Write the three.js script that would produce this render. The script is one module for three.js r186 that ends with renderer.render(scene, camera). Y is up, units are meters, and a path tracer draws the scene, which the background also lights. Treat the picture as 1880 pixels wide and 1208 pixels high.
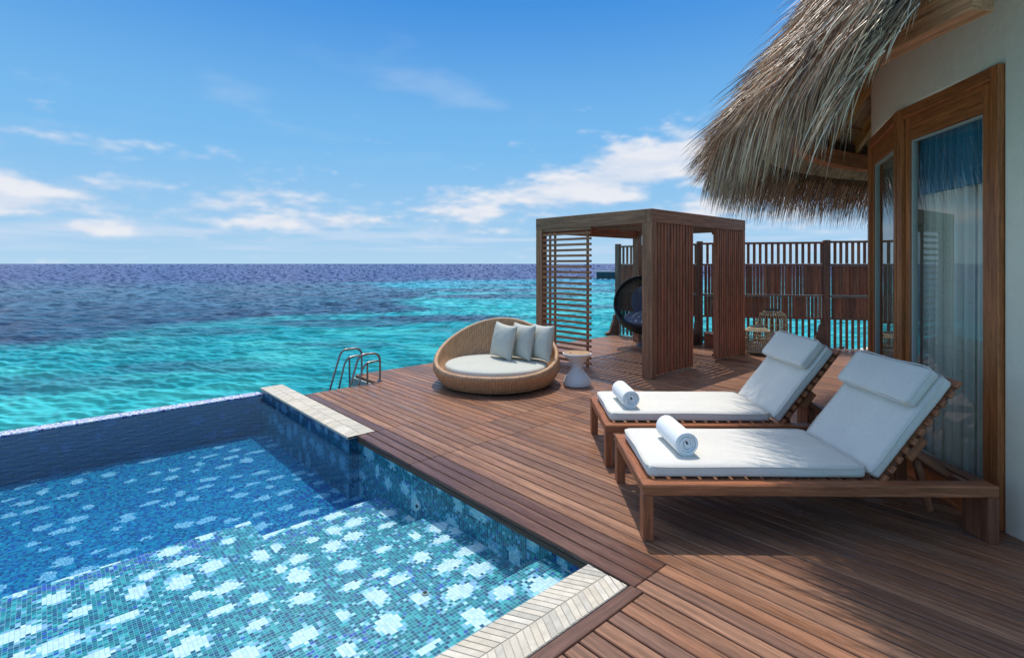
import * as THREE from 'three';
import { mergeGeometries, mergeVertices, toCreasedNormals } from 'three/addons/utils/BufferGeometryUtils.js';
import { RoundedBoxGeometry } from 'three/addons/geometries/RoundedBoxGeometry.js';

// ------------------------------------------------------------------ camera, sky, sun, exposure
// World axes: x runs along the pool's front edge (away to the right), -z along the pool's side (away to the left), y up, metres.
const scene = new THREE.Scene();
const TURN = -0.73703;                       // the camera's heading; villa, loungers and daybed face the same way
const camera = new THREE.PerspectiveCamera(2 * Math.atan(604 / 953) * 180 / Math.PI, 1880 / 1208, 0.05, 20000);
camera.position.set(0, 1.55, 0);
camera.rotation.y = TURN;
camera.setViewOffset(1880, 1208, 0, 120, 1880, 1208);
scene.add(camera);
const renderer = new THREE.WebGLRenderer({ antialias: true });
renderer.toneMapping = THREE.LinearToneMapping;
renderer.toneMappingExposure = 1.02;
renderer.shadowMap.enabled = true;
const SKY_LEVEL = 0.97;
const sun = new THREE.DirectionalLight(new THREE.Color(1.0, 0.93, 0.83), 3.0);
sun.position.set(0.27 * 40, 40, -0.30 * 40);
sun.castShadow = true;
sun.shadow.mapSize.set(4096, 4096);
Object.assign(sun.shadow.camera, { left: -16, right: 16, top: 16, bottom: -16, near: 5, far: 90 });
scene.add(sun, sun.target);

// ------------------------------------------------------------------ random numbers and noise
function rng(seed) { let s = seed >>> 0; return () => { s = (s + 0x6d2b79f5) >>> 0; let t = Math.imul(s ^ (s >>> 15), 1 | s); t = (t + Math.imul(t ^ (t >>> 7), 61 | t)) ^ t; return ((t ^ (t >>> 14)) >>> 0) / 4294967296; }; }
function hash2(x, y) { let h = Math.imul(x | 0, 374761393) + Math.imul(y | 0, 668265263); h = Math.imul(h ^ (h >>> 13), 1274126177); return ((h ^ (h >>> 16)) >>> 0) / 4294967296; }
function vnoise(x, y, px = 0, py = 0) {
  const ix = Math.floor(x), iy = Math.floor(y), fx = x - ix, fy = y - iy, u = fx * fx * (3 - 2 * fx), v = fy * fy * (3 - 2 * fy);
  const w = (a, p) => (p ? ((a % p) + p) % p : a), x0 = w(ix, px), x1 = w(ix + 1, px), y0 = w(iy, py), y1 = w(iy + 1, py);
  const a = hash2(x0, y0), b = hash2(x1, y0), c = hash2(x0, y1), d = hash2(x1, y1);
  return a + (b - a) * u + (c - a) * v + (a - b - c + d) * u * v;
}
function fbm(x, y, oct = 4, px = 0, py = 0) { let s = 0, a = 0.5, n = 0; for (let i = 0; i < oct; i++) { s += a * vnoise(x + i * 17 * (px ? 0 : 1), y + i * 31 * (py ? 0 : 1), px, py); n += a; a *= 0.5; x *= 2; y *= 2; px *= 2; py *= 2; } return s / n; }
const clamp = (x, a = 0, b = 1) => Math.min(b, Math.max(a, x));
const smooth = (a, b, x) => { const t = clamp((x - a) / (b - a)); return t * t * (3 - 2 * t); };
const mix = (a, b, t) => a + (b - a) * t;
const mix3 = (a, b, t) => [mix(a[0], b[0], t), mix(a[1], b[1], t), mix(a[2], b[2], t)];

// ------------------------------------------------------------------ sky: blue air with fair-weather cloud all round the horizon
{
  const W = 3072, H = 1536, data = new Float32Array(W * H * 4), R = rng(11), D = 180 / Math.PI;
  const blobs = [];                                               // azimuth, elevation, half width, half height (degrees), strength
  const B = (az, el, w, h, s = 1) => blobs.push([az, el, w, h, s]);
  B(-46, 5.2, 7, 2.2, 1.15); B(-42, 4.6, 5, 1.3, 0.8); B(-38.5, 3.1, 4, 0.9, 0.8); B(-33, 3.2, 3.5, 0.8, 0.5); B(-27, 5.8, 7, 1.6, 0.62); B(-25, 4.2, 8, 1.1, 0.8); B(-18, 4.3, 5, 1.0, 0.55);
  B(-4, 5.6, 7, 1.6, 0.8); B(2, 7.2, 7, 1.8, 1.0); B(9, 8.2, 7, 2.4, 1.15); B(15, 10.0, 7, 2.9, 1.15); B(20, 10.5, 5, 3.2, 1.1); B(5.5, 7.7, 1.2, 0.6, 0.9); B(-5, 3.6, 6, 0.8, 0.6); B(25, 6, 9, 3, 0.7); B(36, 6, 8, 2.4, 0.6);
  B(-40, 10.5, 9, 1.2, 0.34); B(-33, 9.5, 6, 1.0, 0.3);
  for (let az = 52; az < 310; az += 5 + R() * 5) { B(az, 3 + R() * 3, 4 + R() * 5, 0.8 + R() * 1.2, 0.5 + R() * 0.45); if (R() < 0.5) B(az + 2, 6.5 + R() * 4, 4 + R() * 4, 1.3 + R() * 1.5, 0.5 + R() * 0.5); }
  const low = [0.47, 0.69, 0.88], mid = [0.205, 0.51, 0.87], high = [0.046, 0.265, 0.74], top = [0.035, 0.17, 0.52];
  const fx = -Math.sin(TURN), fz = -Math.cos(TURN), sunDir = sun.position.clone().normalize();
  for (let row = 0; row < H; row++) {
    const el = ((row + 0.5) / H - 0.5) * Math.PI, e = el * D, ce = Math.cos(el), se = Math.sin(el);
    let base = e < 0 ? low : e < 12 ? mix3(low, mid, Math.pow(e / 12, 0.75)) : e < 30 ? mix3(mid, high, smooth(10, 31, e) ) : mix3(high, top, smooth(29, 80, e));
    for (let col = 0; col < W; col++) {
      const i = (row * W + col) * 4, th = ((col + 0.5) / W - 0.5) * 2 * Math.PI, x = Math.cos(th) * ce, z = Math.sin(th) * ce;
      let c = base; const cosSun = x * sunDir.x + se * sunDir.y + z * sunDir.z;
      if (e > -0.5 && e < 89.9) {
        const f = x * fx + z * fz, r = -x * fz + z * fx, az = Math.atan2(r, f) * D;        // az grows to the camera's right
        let dens = 0, v = 0;
        if (e < 17) {
          for (const b of blobs) { let da = az - b[0]; da -= 360 * Math.round(da / 360); const q = (da / b[2]) ** 2 + ((e - b[1]) / (e < b[1] ? b[3] * 0.7 : b[3])) ** 2; if (q < 5) v = Math.max(v, b[4] * Math.exp(-q * 0.8)); }
          const n = fbm(az * 0.24 + 60, e * 0.85, 6), n2 = fbm(az * 0.9 + 9, e * 2.6 + 4, 5), streak = fbm(az * 0.11 + 50, e * 1.9, 4) * smooth(0.4, 1.6, e) * smooth(7.5, 3, e);
          dens = v * 1.35 + (n - 0.5) * 1.5 + (n2 - 0.5) * 0.75 - 0.20 - 0.15 * smooth(9, 15, e);
          const wisps = clamp((streak - 0.36) * 2.4) * 0.8;
          const hi = smooth(-0.15, 0.25, fbm(az * 0.24 + 60 + 0.3, (e + 0.8) * 0.85, 5) - n + 0.05);                // how much cloud lies above: shading from the light
          const a = clamp(smooth(-0.05, 1.05, dens) * 0.9), away = 1 + 0.45 * smooth(0.2, 1.0, -cosSun);
          const lit = mix3([0.60, 0.70, 0.87], [0.88, 0.88, 0.92], clamp(0.22 + smooth(0.1, 0.9, dens) * 0.5 + (0.5 - hi) * 0.6)).map((q) => q * away);
          c = mix3(c, [0.62, 0.74, 0.91], wisps);
          c = mix3(c, lit, a);
        }
        if (e > 9) {                                             // thin high veil, scattered
          const k = 1 / (se + 0.05), n = fbm(x * k * 1.4 + 40, z * k * 1.4 + 20, 5);
          c = mix3(c, [0.66, 0.76, 0.9], smooth(0.5, 0.85, n) * 0.30 * smooth(9, 16, e));
          const m = fbm(x * k * 0.9 + 7, z * k * 0.9 + 3, 6), q = smooth(0.47, 0.64, m) * smooth(27, 36, e) * 0.9;   // cloud layer added overhead, outside the view, to whiten the fill light
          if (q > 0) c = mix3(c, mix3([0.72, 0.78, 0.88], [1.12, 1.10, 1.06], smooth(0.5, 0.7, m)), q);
        }
      }
      // the sky brightens and whitens towards the sun (clear-sky scattering)
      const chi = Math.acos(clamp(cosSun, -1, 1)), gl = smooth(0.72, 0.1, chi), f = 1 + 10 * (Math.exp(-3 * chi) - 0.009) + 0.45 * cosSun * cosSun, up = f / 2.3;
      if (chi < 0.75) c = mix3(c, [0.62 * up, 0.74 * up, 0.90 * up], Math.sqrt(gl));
      data[i] = c[0] * SKY_LEVEL; data[i + 1] = c[1] * SKY_LEVEL; data[i + 2] = c[2] * SKY_LEVEL; data[i + 3] = 1;
    }
  }
  const t = new THREE.DataTexture(data, W, H, THREE.RGBAFormat, THREE.FloatType);
  t.mapping = THREE.EquirectangularReflectionMapping; t.magFilter = THREE.LinearFilter; t.minFilter = THREE.LinearFilter; t.needsUpdate = true;
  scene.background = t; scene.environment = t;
}

// ------------------------------------------------------------------ helpers for things, parts and shapes
const used = {};
const numbered = (n) => { used[n] = (used[n] ?? -1) + 1; return used[n] ? n + '_' + String(used[n]).padStart(3, '0') : n; };
function tag(o, label, category, group) { Object.assign(o.userData, { label, category }); if (group) o.userData.group = group; return o; }
function thing(name, label, category, [x, y, z] = [0, 0, 0], turn = 0, group) { const o = new THREE.Group(); o.name = numbered(name); o.position.set(x, y, z); o.rotation.y = turn; scene.add(o); return tag(o, label, category, group); }
function ground(name, label) { const o = new THREE.Group(); o.name = name; scene.add(o); Object.assign(o.userData, { kind: 'structure', label }); return o; }
function mesh(name, geo, mat, parent, pos, rot) {
  const m = new THREE.Mesh(geo, mat); m.name = name; m.castShadow = m.receiveShadow = true;
  if (pos) m.position.set(...pos);
  if (rot) m.rotation.set(...rot);
  parent.add(m); return m;
}
function buildGeo(pos, uv, idx, col) {
  const g = new THREE.BufferGeometry(); g.setAttribute('position', new THREE.Float32BufferAttribute(pos, 3));
  if (uv) g.setAttribute('uv', new THREE.Float32BufferAttribute(uv, 2));
  if (col) g.setAttribute('color', new THREE.Float32BufferAttribute(col, 3));
  if (idx) g.setIndex(idx); g.computeVertexNormals(); return g;
}
// box with small chamfers; uv in grain units: u along the longest side (2 m per repeat), v across (0.4 m per repeat)
const boxCache = new Map();
function cbox(lx, ly, lz, c = 0.003, variant = 0, along) {
  const key = [lx.toFixed(4), ly.toFixed(4), lz.toFixed(4), c, variant, along].join();
  if (boxCache.has(key)) return boxCache.get(key);
  const h = [lx / 2, ly / 2, lz / 2], L = along ?? (lx >= ly && lx >= lz ? 0 : ly >= lz ? 1 : 2), pos = [], uv = [], nor = [];
  c = Math.min(c, h[0] * 0.45, h[1] * 0.45, h[2] * 0.45);
  const V = (s, ax) => [0, 1, 2].map((k) => s[k] * (k === ax ? h[k] : h[k] - c));
  const ou = hash2(variant, 7) * 5, ov = hash2(variant, 13) * 5;
  const tri = (a, b, d, n) => {
    const e1 = b.map((v, k) => v - a[k]), e2 = d.map((v, k) => v - a[k]), cr = [e1[1] * e2[2] - e1[2] * e2[1], e1[2] * e2[0] - e1[0] * e2[2], e1[0] * e2[1] - e1[1] * e2[0]];
    if (cr[0] * n[0] + cr[1] * n[1] + cr[2] * n[2] < 0) [b, d] = [d, b];
    let dom = 0; for (let k = 1; k < 3; k++) if (Math.abs(n[k]) > Math.abs(n[dom]) + 1e-6) dom = k;
    for (const p of [a, b, d]) {
      pos.push(...p); nor.push(...n);
      if (dom === L) { const o = [0, 1, 2].filter((k) => k !== L); uv.push(p[o[0]] / 0.5 + ou, p[o[1]] / 0.4 + ov); }
      else { const o = 3 - L - dom; uv.push(p[L] / 2 + ou, (p[o] + (dom > o ? 0.17 : 0)) / 0.4 + ov); }
    }
  };
  const quad = (a, b, d, e, n) => { tri(a, b, d, n); tri(a, d, e, n); }, r2 = Math.SQRT1_2, r3 = 1 / Math.sqrt(3);
  for (let ax = 0; ax < 3; ax++) for (const s of [-1, 1]) {
    const [p, q] = [0, 1, 2].filter((k) => k !== ax), mk = (sp, sq) => { const t = [0, 0, 0]; t[ax] = s; t[p] = sp; t[q] = sq; return V(t, ax); }, n = [0, 0, 0]; n[ax] = s;
    quad(mk(-1, -1), mk(1, -1), mk(1, 1), mk(-1, 1), n);
  }
  for (let ax = 0; ax < 3; ax++) { const [p, q] = [0, 1, 2].filter((k) => k !== ax);
    for (const sp of [-1, 1]) for (const sq of [-1, 1]) { const mk = (sa, a2) => { const t = [0, 0, 0]; t[ax] = sa; t[p] = sp; t[q] = sq; return V(t, a2); }, n = [0, 0, 0]; n[p] = sp * r2; n[q] = sq * r2; quad(mk(-1, p), mk(1, p), mk(1, q), mk(-1, q), n); } }
  for (const a of [-1, 1]) for (const b of [-1, 1]) for (const d of [-1, 1]) { const s = [a, b, d]; tri(V(s, 0), V(s, 1), V(s, 2), [a * r3, b * r3, d * r3]); }
  const g = new THREE.BufferGeometry();
  g.setAttribute('position', new THREE.Float32BufferAttribute(pos, 3)); g.setAttribute('normal', new THREE.Float32BufferAttribute(nor, 3)); g.setAttribute('uv', new THREE.Float32BufferAttribute(uv, 2));
  boxCache.set(key, g); return g;
}
// a bar of rectangular section from a to b (local y of the section is kept upright as far as possible)
function bar(name, a, b, w, h, mat, parent, c = 0.003, variant = 0) {
  const A = new THREE.Vector3(...a), Bv = new THREE.Vector3(...b), d = Bv.clone().sub(A), m = mesh(name, cbox(d.length(), h, w, c, variant, 0), mat, parent);
  const x = d.clone().normalize(), up = Math.abs(x.y) > 0.98 ? new THREE.Vector3(0, 0, 1) : new THREE.Vector3(0, 1, 0), z = new THREE.Vector3().crossVectors(x, up).normalize(), y = new THREE.Vector3().crossVectors(z, x);
  m.quaternion.setFromRotationMatrix(new THREE.Matrix4().makeBasis(x, y, z)); m.position.copy(A.add(Bv).multiplyScalar(0.5)); return m;
}
function tube(points, r, seg = 40, rad = 8, closed = false) { return new THREE.TubeGeometry(new THREE.CatmullRomCurve3(points.map((p) => new THREE.Vector3(...p)), closed, 'centripetal'), seg, r, rad, closed); }
// ring segment: angles in degrees, local (-r cos, y, -r sin)
function ringSeg(p0, p1, r0, r1, y0, y1, n = 24, y0b = y0, y1b = y1) {
  const pos = [], uv = [], quad = (a, b, c, d, ua) => { for (const k of [0, 1, 2, 0, 2, 3]) { pos.push(...[a, b, c, d][k]); uv.push(...ua[k]); } };
  const P = (t, r, y) => [-r * Math.cos(t), y, -r * Math.sin(t)], Rm = (r0 + r1) / 2;
  for (let i = 0; i < n; i++) {
    const a = (p0 + (p1 - p0) * i / n) * Math.PI / 180, b = (p0 + (p1 - p0) * (i + 1) / n) * Math.PI / 180, ua = a * Rm / 2, ub = b * Rm / 2;
    const q = (A, Bp, C, Dd, v0, v1) => quad(A, Bp, C, Dd, [[ua, v0], [ua, v1], [ub, v1], [ub, v0]]);
    q(P(a, r1, y0b), P(a, r1, y1b), P(b, r1, y1b), P(b, r1, y0b), y0 / 0.4, y1 / 0.4);
    q(P(a, r0, y1), P(a, r0, y0), P(b, r0, y0), P(b, r0, y1), y1 / 0.4, y0 / 0.4);
    q(P(a, r1, y1b), P(a, r0, y1), P(b, r0, y1), P(b, r1, y1b), 0, (r1 - r0) / 0.4);
    q(P(a, r0, y0), P(a, r1, y0b), P(b, r1, y0b), P(b, r0, y0), 0, (r1 - r0) / 0.4);
  }
  for (const [t, f] of [[p0, 1], [p1, 0]]) { const a = t * Math.PI / 180, c = [P(a, r0, y0), P(a, r0, y1), P(a, r1, y1b), P(a, r1, y0b)]; if (!f) c.reverse(); quad(...c, [[0, 0], [0, 0.4], [0.4, 0.4], [0.4, 0]]); }
  return toCreasedNormals(buildGeo(pos, uv), 0.5);
}

// ------------------------------------------------------------------ computed textures
function tex(w, h, f, ch = 3) {
  const d = new Uint8Array(w * h * 4);
  for (let y = 0; y < h; y++) for (let x = 0; x < w; x++) { const c = f(x, y), i = (y * w + x) * 4; if (ch === 1) d[i] = d[i + 1] = d[i + 2] = clamp(c) * 255; else { d[i] = clamp(c[0]) * 255; d[i + 1] = clamp(c[1]) * 255; d[i + 2] = clamp(c[2]) * 255; } d[i + 3] = 255; }
  const t = new THREE.DataTexture(d, w, h); t.wrapS = t.wrapT = THREE.RepeatWrapping; t.magFilter = THREE.LinearFilter; t.minFilter = THREE.LinearMipmapLinearFilter; t.generateMipmaps = true; t.needsUpdate = true; return t;
}
const rep = (t, x, y) => { const c = t.clone(); c.repeat.set(x, y); c.needsUpdate = true; return c; };
const grainAt = (x, y) => {          // 2 m by 0.4 m of timber, periodic
  const w = fbm(x * 4, y * 6, 3, 4, 6), fine = fbm(x * 40, y * 160 + w * 8, 3, 40, 0), band = fbm(x * 6 + 3, y * 28 + w * 3, 4, 6, 0), pore = vnoise(x * 140, y * 420, 140, 420);
  return { fine, band, pore, w };
};
const grainMap = tex(1024, 512, (x, y) => { const g = grainAt(x / 1024, y / 512), k = 0.62 + 0.42 * (g.band - 0.5) * 1.6 + 0.30 * (g.fine - 0.5) * 1.6 - (g.pore > 0.86 ? 0.14 : 0) + 0.14 * (g.w - 0.5); return [k, k * (0.98 + 0.06 * (g.band - 0.5)), k * (0.97 + 0.1 * (g.band - 0.5))]; });
const grainBump = tex(1024, 512, (x, y) => { const g = grainAt(x / 1024, y / 512); return 0.5 + 0.5 * (g.fine - 0.5) + 0.3 * (g.band - 0.5) - (g.pore > 0.86 ? 0.2 : 0); }, 1);
const grainRough = tex(512, 256, (x, y) => { const n = fbm(x / 512 * 5, y / 256 * 4, 4, 5, 4), g = fbm(x / 512 * 30, y / 256 * 50, 2, 30, 50); return 0.62 + (n - 0.5) * 0.9 + (g - 0.5) * 0.3; }, 1);
const fabricBump = tex(256, 256, (x, y) => { const a = (x >> 2) & 1, b = (y >> 2) & 1, n = vnoise(x / 5, y / 5, 0, 0); return (a ^ b ? 0.65 : 0.35) + (n - 0.5) * 0.4; }, 1);
const fabricMap = tex(512, 512, (x, y) => { const n = fbm(x / 512 * 6, y / 512 * 6, 4, 6, 6), f = vnoise(x / 512 * 170, y / 512 * 24, 170, 24) + vnoise(x / 512 * 24, y / 512 * 170, 24, 170); const k = 0.93 + (n - 0.5) * 0.08 + (f - 1) * 0.06; return [k, k, k]; });
const plasterBump = tex(512, 512, (x, y) => fbm(x / 512 * 24, y / 512 * 24, 5, 24, 24) * 0.7 + 0.3 * fbm(x / 512 * 4, y / 512 * 4, 3, 4, 4), 1);
const plasterMap = tex(512, 512, (x, y) => { const n = fbm(x / 512 * 3, y / 512 * 3, 5, 3, 3), f = fbm(x / 512 * 40, y / 512 * 40, 2, 40, 40), k = 0.93 + (n - 0.5) * 0.14 + (f - 0.5) * 0.06; return [k, k * 0.995, k * 0.98]; });
const strawMap = tex(512, 512, (x, y) => { const n = fbm(x / 512 * 110, y / 512 * 5, 3, 110, 5), m = fbm(x / 512 * 8, y / 512 * 6, 3, 8, 6), k = clamp(0.15 + n * 1.1 + (m - 0.5) * 0.5); return [k, k, k]; });
const strawBump = tex(512, 512, (x, y) => fbm(x / 512 * 110, y / 512 * 5, 3, 110, 5), 1);
const stoneMap = tex(512, 512, (x, y) => { const n = fbm(x / 512 * 5, y / 512 * 14, 5, 5, 14), f = fbm(x / 512 * 60, y / 512 * 60, 2, 60, 60), k = 0.86 + (n - 0.5) * 0.34 + (f - 0.5) * 0.12; return [k, k * 0.985, k * 0.955]; });
// basket weave, 24 strands across 0.24 m
const weaveAt = (x, y) => { const n = 8, cx = x * n, cy = y * n * 2, ix = Math.floor(cx), iy = Math.floor(cy), u = cx - ix - 0.5, v = cy - iy - 0.5, over = (ix + iy) & 1; const rib = Math.exp(-u * u * 9), str = Math.exp(-v * v * 5); return { h: over ? 0.35 + 0.65 * str * (0.6 + 0.4 * Math.cos(u * Math.PI)) : 0.3 * rib + 0.35 * str, id: hash2(((iy % 16) + 16) % 16, ix & 7) }; };
const weaveMap = tex(512, 512, (x, y) => { const w = weaveAt(x / 512, y / 512), k = 0.42 + 0.5 * w.h + (w.id - 0.5) * 0.22; return [k, k * (0.97 + 0.05 * w.h), k * (0.93 + 0.08 * w.h)]; });
const weaveBump = tex(512, 512, (x, y) => weaveAt(x / 512, y / 512).h, 1);
const ftex = (w, h, f) => { const d = new Float32Array(w * h * 4); for (let y = 0; y < h; y++) for (let x = 0; x < w; x++) { const v = f(x, y), i = (y * w + x) * 4; d[i] = d[i + 1] = d[i + 2] = v; d[i + 3] = 1; } const t = new THREE.DataTexture(d, w, h, THREE.RGBAFormat, THREE.FloatType); t.wrapS = t.wrapT = THREE.RepeatWrapping; t.magFilter = THREE.LinearFilter; t.minFilter = THREE.LinearFilter; t.needsUpdate = true; return t; };
const rippleBump = ftex(1024, 1024, (x, y) => { const u = x / 1024, v = y / 1024, wx = fbm(u * 6, v * 6, 3, 6, 6), a = fbm(u * 14 + wx * 1.2, v * 22, 4, 0, 22); let s = 0; for (const [p, q, k, o] of [[5, 9, 0.2, 0.3], [-7, 13, 0.16, 1.2], [11, 17, 0.1, 2.2], [-16, 21, 0.07, 4.1], [3, 25, 0.08, 0.7]]) s += k * Math.sin((u * p + v * q) * 2 * Math.PI + o + wx * 3); return 0.5 + s * 0.5 + (fbm(u * 24, v * 40, 3, 24, 40) - 0.5) * 0.5; });

// glass mosaic: 20 mm tiles, 170 to a side (3.4 m); pale flower-like clusters in blue and turquoise
const TILE = 170, TPX = 12;
function mosaic(seed, deep, wavy) {
  const R = rng(seed), cl = new Float32Array(TILE * TILE * 3), white = new Float32Array(TILE * TILE), cells = 15;
  const pts = []; for (let i = 0; i < cells; i++) for (let j = 0; j < cells; j++) pts.push([(i + 0.5 + (j & 1) * 0.5 + (R() - 0.5) * 0.55) / cells * TILE, (j + 0.5 + (R() - 0.5) * 0.55) / cells * TILE, 2.7 + R() * 3.0, 0.62 + R() * 0.62, R()]);
  for (let y = 0; y < TILE; y++) for (let x = 0; x < TILE; x++) {
    let b = 0; for (const p of pts) { let dx = Math.abs(x - p[0]), dy = Math.abs(y - p[1]); dx = Math.min(dx, TILE - dx) * p[3]; dy = Math.min(dy, TILE - dy) / p[3]; if (dx < 9 && dy < 9 && (!deep || p[4] < 0.82)) b = Math.max(b, 1.35 - Math.hypot(dx, dy) / (p[2] * (deep ? 0.84 : 0.88))); }
    white[y * TILE + x] = b;
  }
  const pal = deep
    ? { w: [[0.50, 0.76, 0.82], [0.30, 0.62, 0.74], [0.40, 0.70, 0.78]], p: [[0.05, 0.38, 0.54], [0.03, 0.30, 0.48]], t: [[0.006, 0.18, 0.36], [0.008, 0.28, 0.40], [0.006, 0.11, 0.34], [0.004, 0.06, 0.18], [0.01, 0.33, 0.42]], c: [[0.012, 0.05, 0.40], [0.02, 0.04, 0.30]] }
    : { w: [[0.84, 0.85, 0.82], [0.78, 0.82, 0.81], [0.82, 0.83, 0.78]], p: [[0.42, 0.66, 0.70], [0.20, 0.52, 0.60], [0.30, 0.46, 0.66]], t: [[0.004, 0.17, 0.23], [0.008, 0.25, 0.29], [0.003, 0.11, 0.18], [0.004, 0.07, 0.15], [0.04, 0.38, 0.38], [0.008, 0.21, 0.22]], c: [[0.015, 0.06, 0.36], [0.03, 0.09, 0.42], [0.10, 0.22, 0.30]] };
  const pick = (a) => a[Math.floor(R() * a.length)];
  for (let y = 0; y < TILE; y++) for (let x = 0; x < TILE; x++) {
    const i = y * TILE + x, b = white[i] + (R() - 0.5) * 0.26, cob = fbm(x / TILE * 5 + 3, y / TILE * 5, 3, 5, 5);
    const c = b > 0.62 ? pick(pal.w) : b > 0.30 ? (R() < (deep ? 0.3 : 0.6) ? pick(pal.p) : pick(pal.t)) : R() < smooth(0.45, 0.75, cob) * 0.55 + 0.03 ? pick(pal.c) : R() < 0.07 ? pick(pal.p) : pick(pal.t), k = 0.85 + R() * 0.3;
    cl[i * 3] = c[0] * k; cl[i * 3 + 1] = c[1] * k; cl[i * 3 + 2] = c[2] * k;
  }
  const N = TILE * TPX, enc = (v) => (v <= 0.0031308 ? v * 12.92 : 1.055 * Math.pow(v, 1 / 2.4) - 0.055);
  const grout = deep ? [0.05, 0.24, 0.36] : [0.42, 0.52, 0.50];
  const t = tex(N, N, (x, y) => {
    let X = x / TPX, Y = y / TPX;
    if (wavy) { const n = TILE / 5.6667; X += (vnoise(x / N * 60, y / N * 60, 60, 60) - 0.5) * 1.5 + (vnoise(x / N * 150, y / N * 150, 150, 150) - 0.5) * 0.6; Y += (vnoise(x / N * 60 + 500, y / N * 60, 0, 60) - 0.5) * 1.5; }
    const ix = ((Math.floor(X) % TILE) + TILE) % TILE, iy = ((Math.floor(Y) % TILE) + TILE) % TILE, u = X - Math.floor(X), v = Y - Math.floor(Y), e = Math.min(u, 1 - u, v, 1 - v), i = (iy * TILE + ix) * 3, s = 0.9 + 0.2 * vnoise(X * 2.2, Y * 2.2);
    const g = smooth(0.035, 0.085, e), c = [0, 1, 2].map((k) => mix(grout[k], cl[i + k] * s, g));
    return c.map(enc);
  });
  t.colorSpace = THREE.SRGBColorSpace; return t;
}
const tileBump = tex(192, 192, (x, y) => { const u = (x % 12 + 0.5) / 12, v = (y % 12 + 0.5) / 12, e = Math.min(u, 1 - u, v, 1 - v); return smooth(0.02, 0.14, e) * 0.75 + 0.25 * hash2(Math.floor(x / 12), Math.floor(y / 12)) * (0.4 + u * 0.6); }, 1);

// ------------------------------------------------------------------ materials
const std = (p) => new THREE.MeshStandardMaterial(p), phy = (p) => new THREE.MeshPhysicalMaterial(p), rgb = (r, g, b) => new THREE.Color().setRGB(r, g, b);
const wood = (r, g, b, rough = 0.55, bump = 0.0012, name = 'timber') => phy({ specularIntensity: 0.65, name, color: rgb(r * 1.5, g * 1.5, b * 1.5), map: grainMap, bumpMap: grainBump, bumpScale: bump, roughness: rough, roughnessMap: null });
const deckMats = [[0.295, 0.142, 0.080], [0.27, 0.127, 0.071], [0.325, 0.163, 0.095], [0.25, 0.122, 0.072], [0.215, 0.107, 0.068], [0.305, 0.138, 0.073], [0.28, 0.145, 0.088]].map((c) => { const m = wood(...c, 0.66, 0.0012, 'decking'); m.roughnessMap = grainRough; m.roughness = 0.75; return m; });
const deckDark = [[0.15, 0.070, 0.047], [0.17, 0.080, 0.053]].map((c) => { const m = wood(...c, 0.5, 0.0012, 'dark_decking'); m.roughnessMap = grainRough; m.roughness = 0.62; return m; });
const edgeWood = wood(0.15, 0.07, 0.047, 0.4, 0.0008, 'edge_board');
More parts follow.
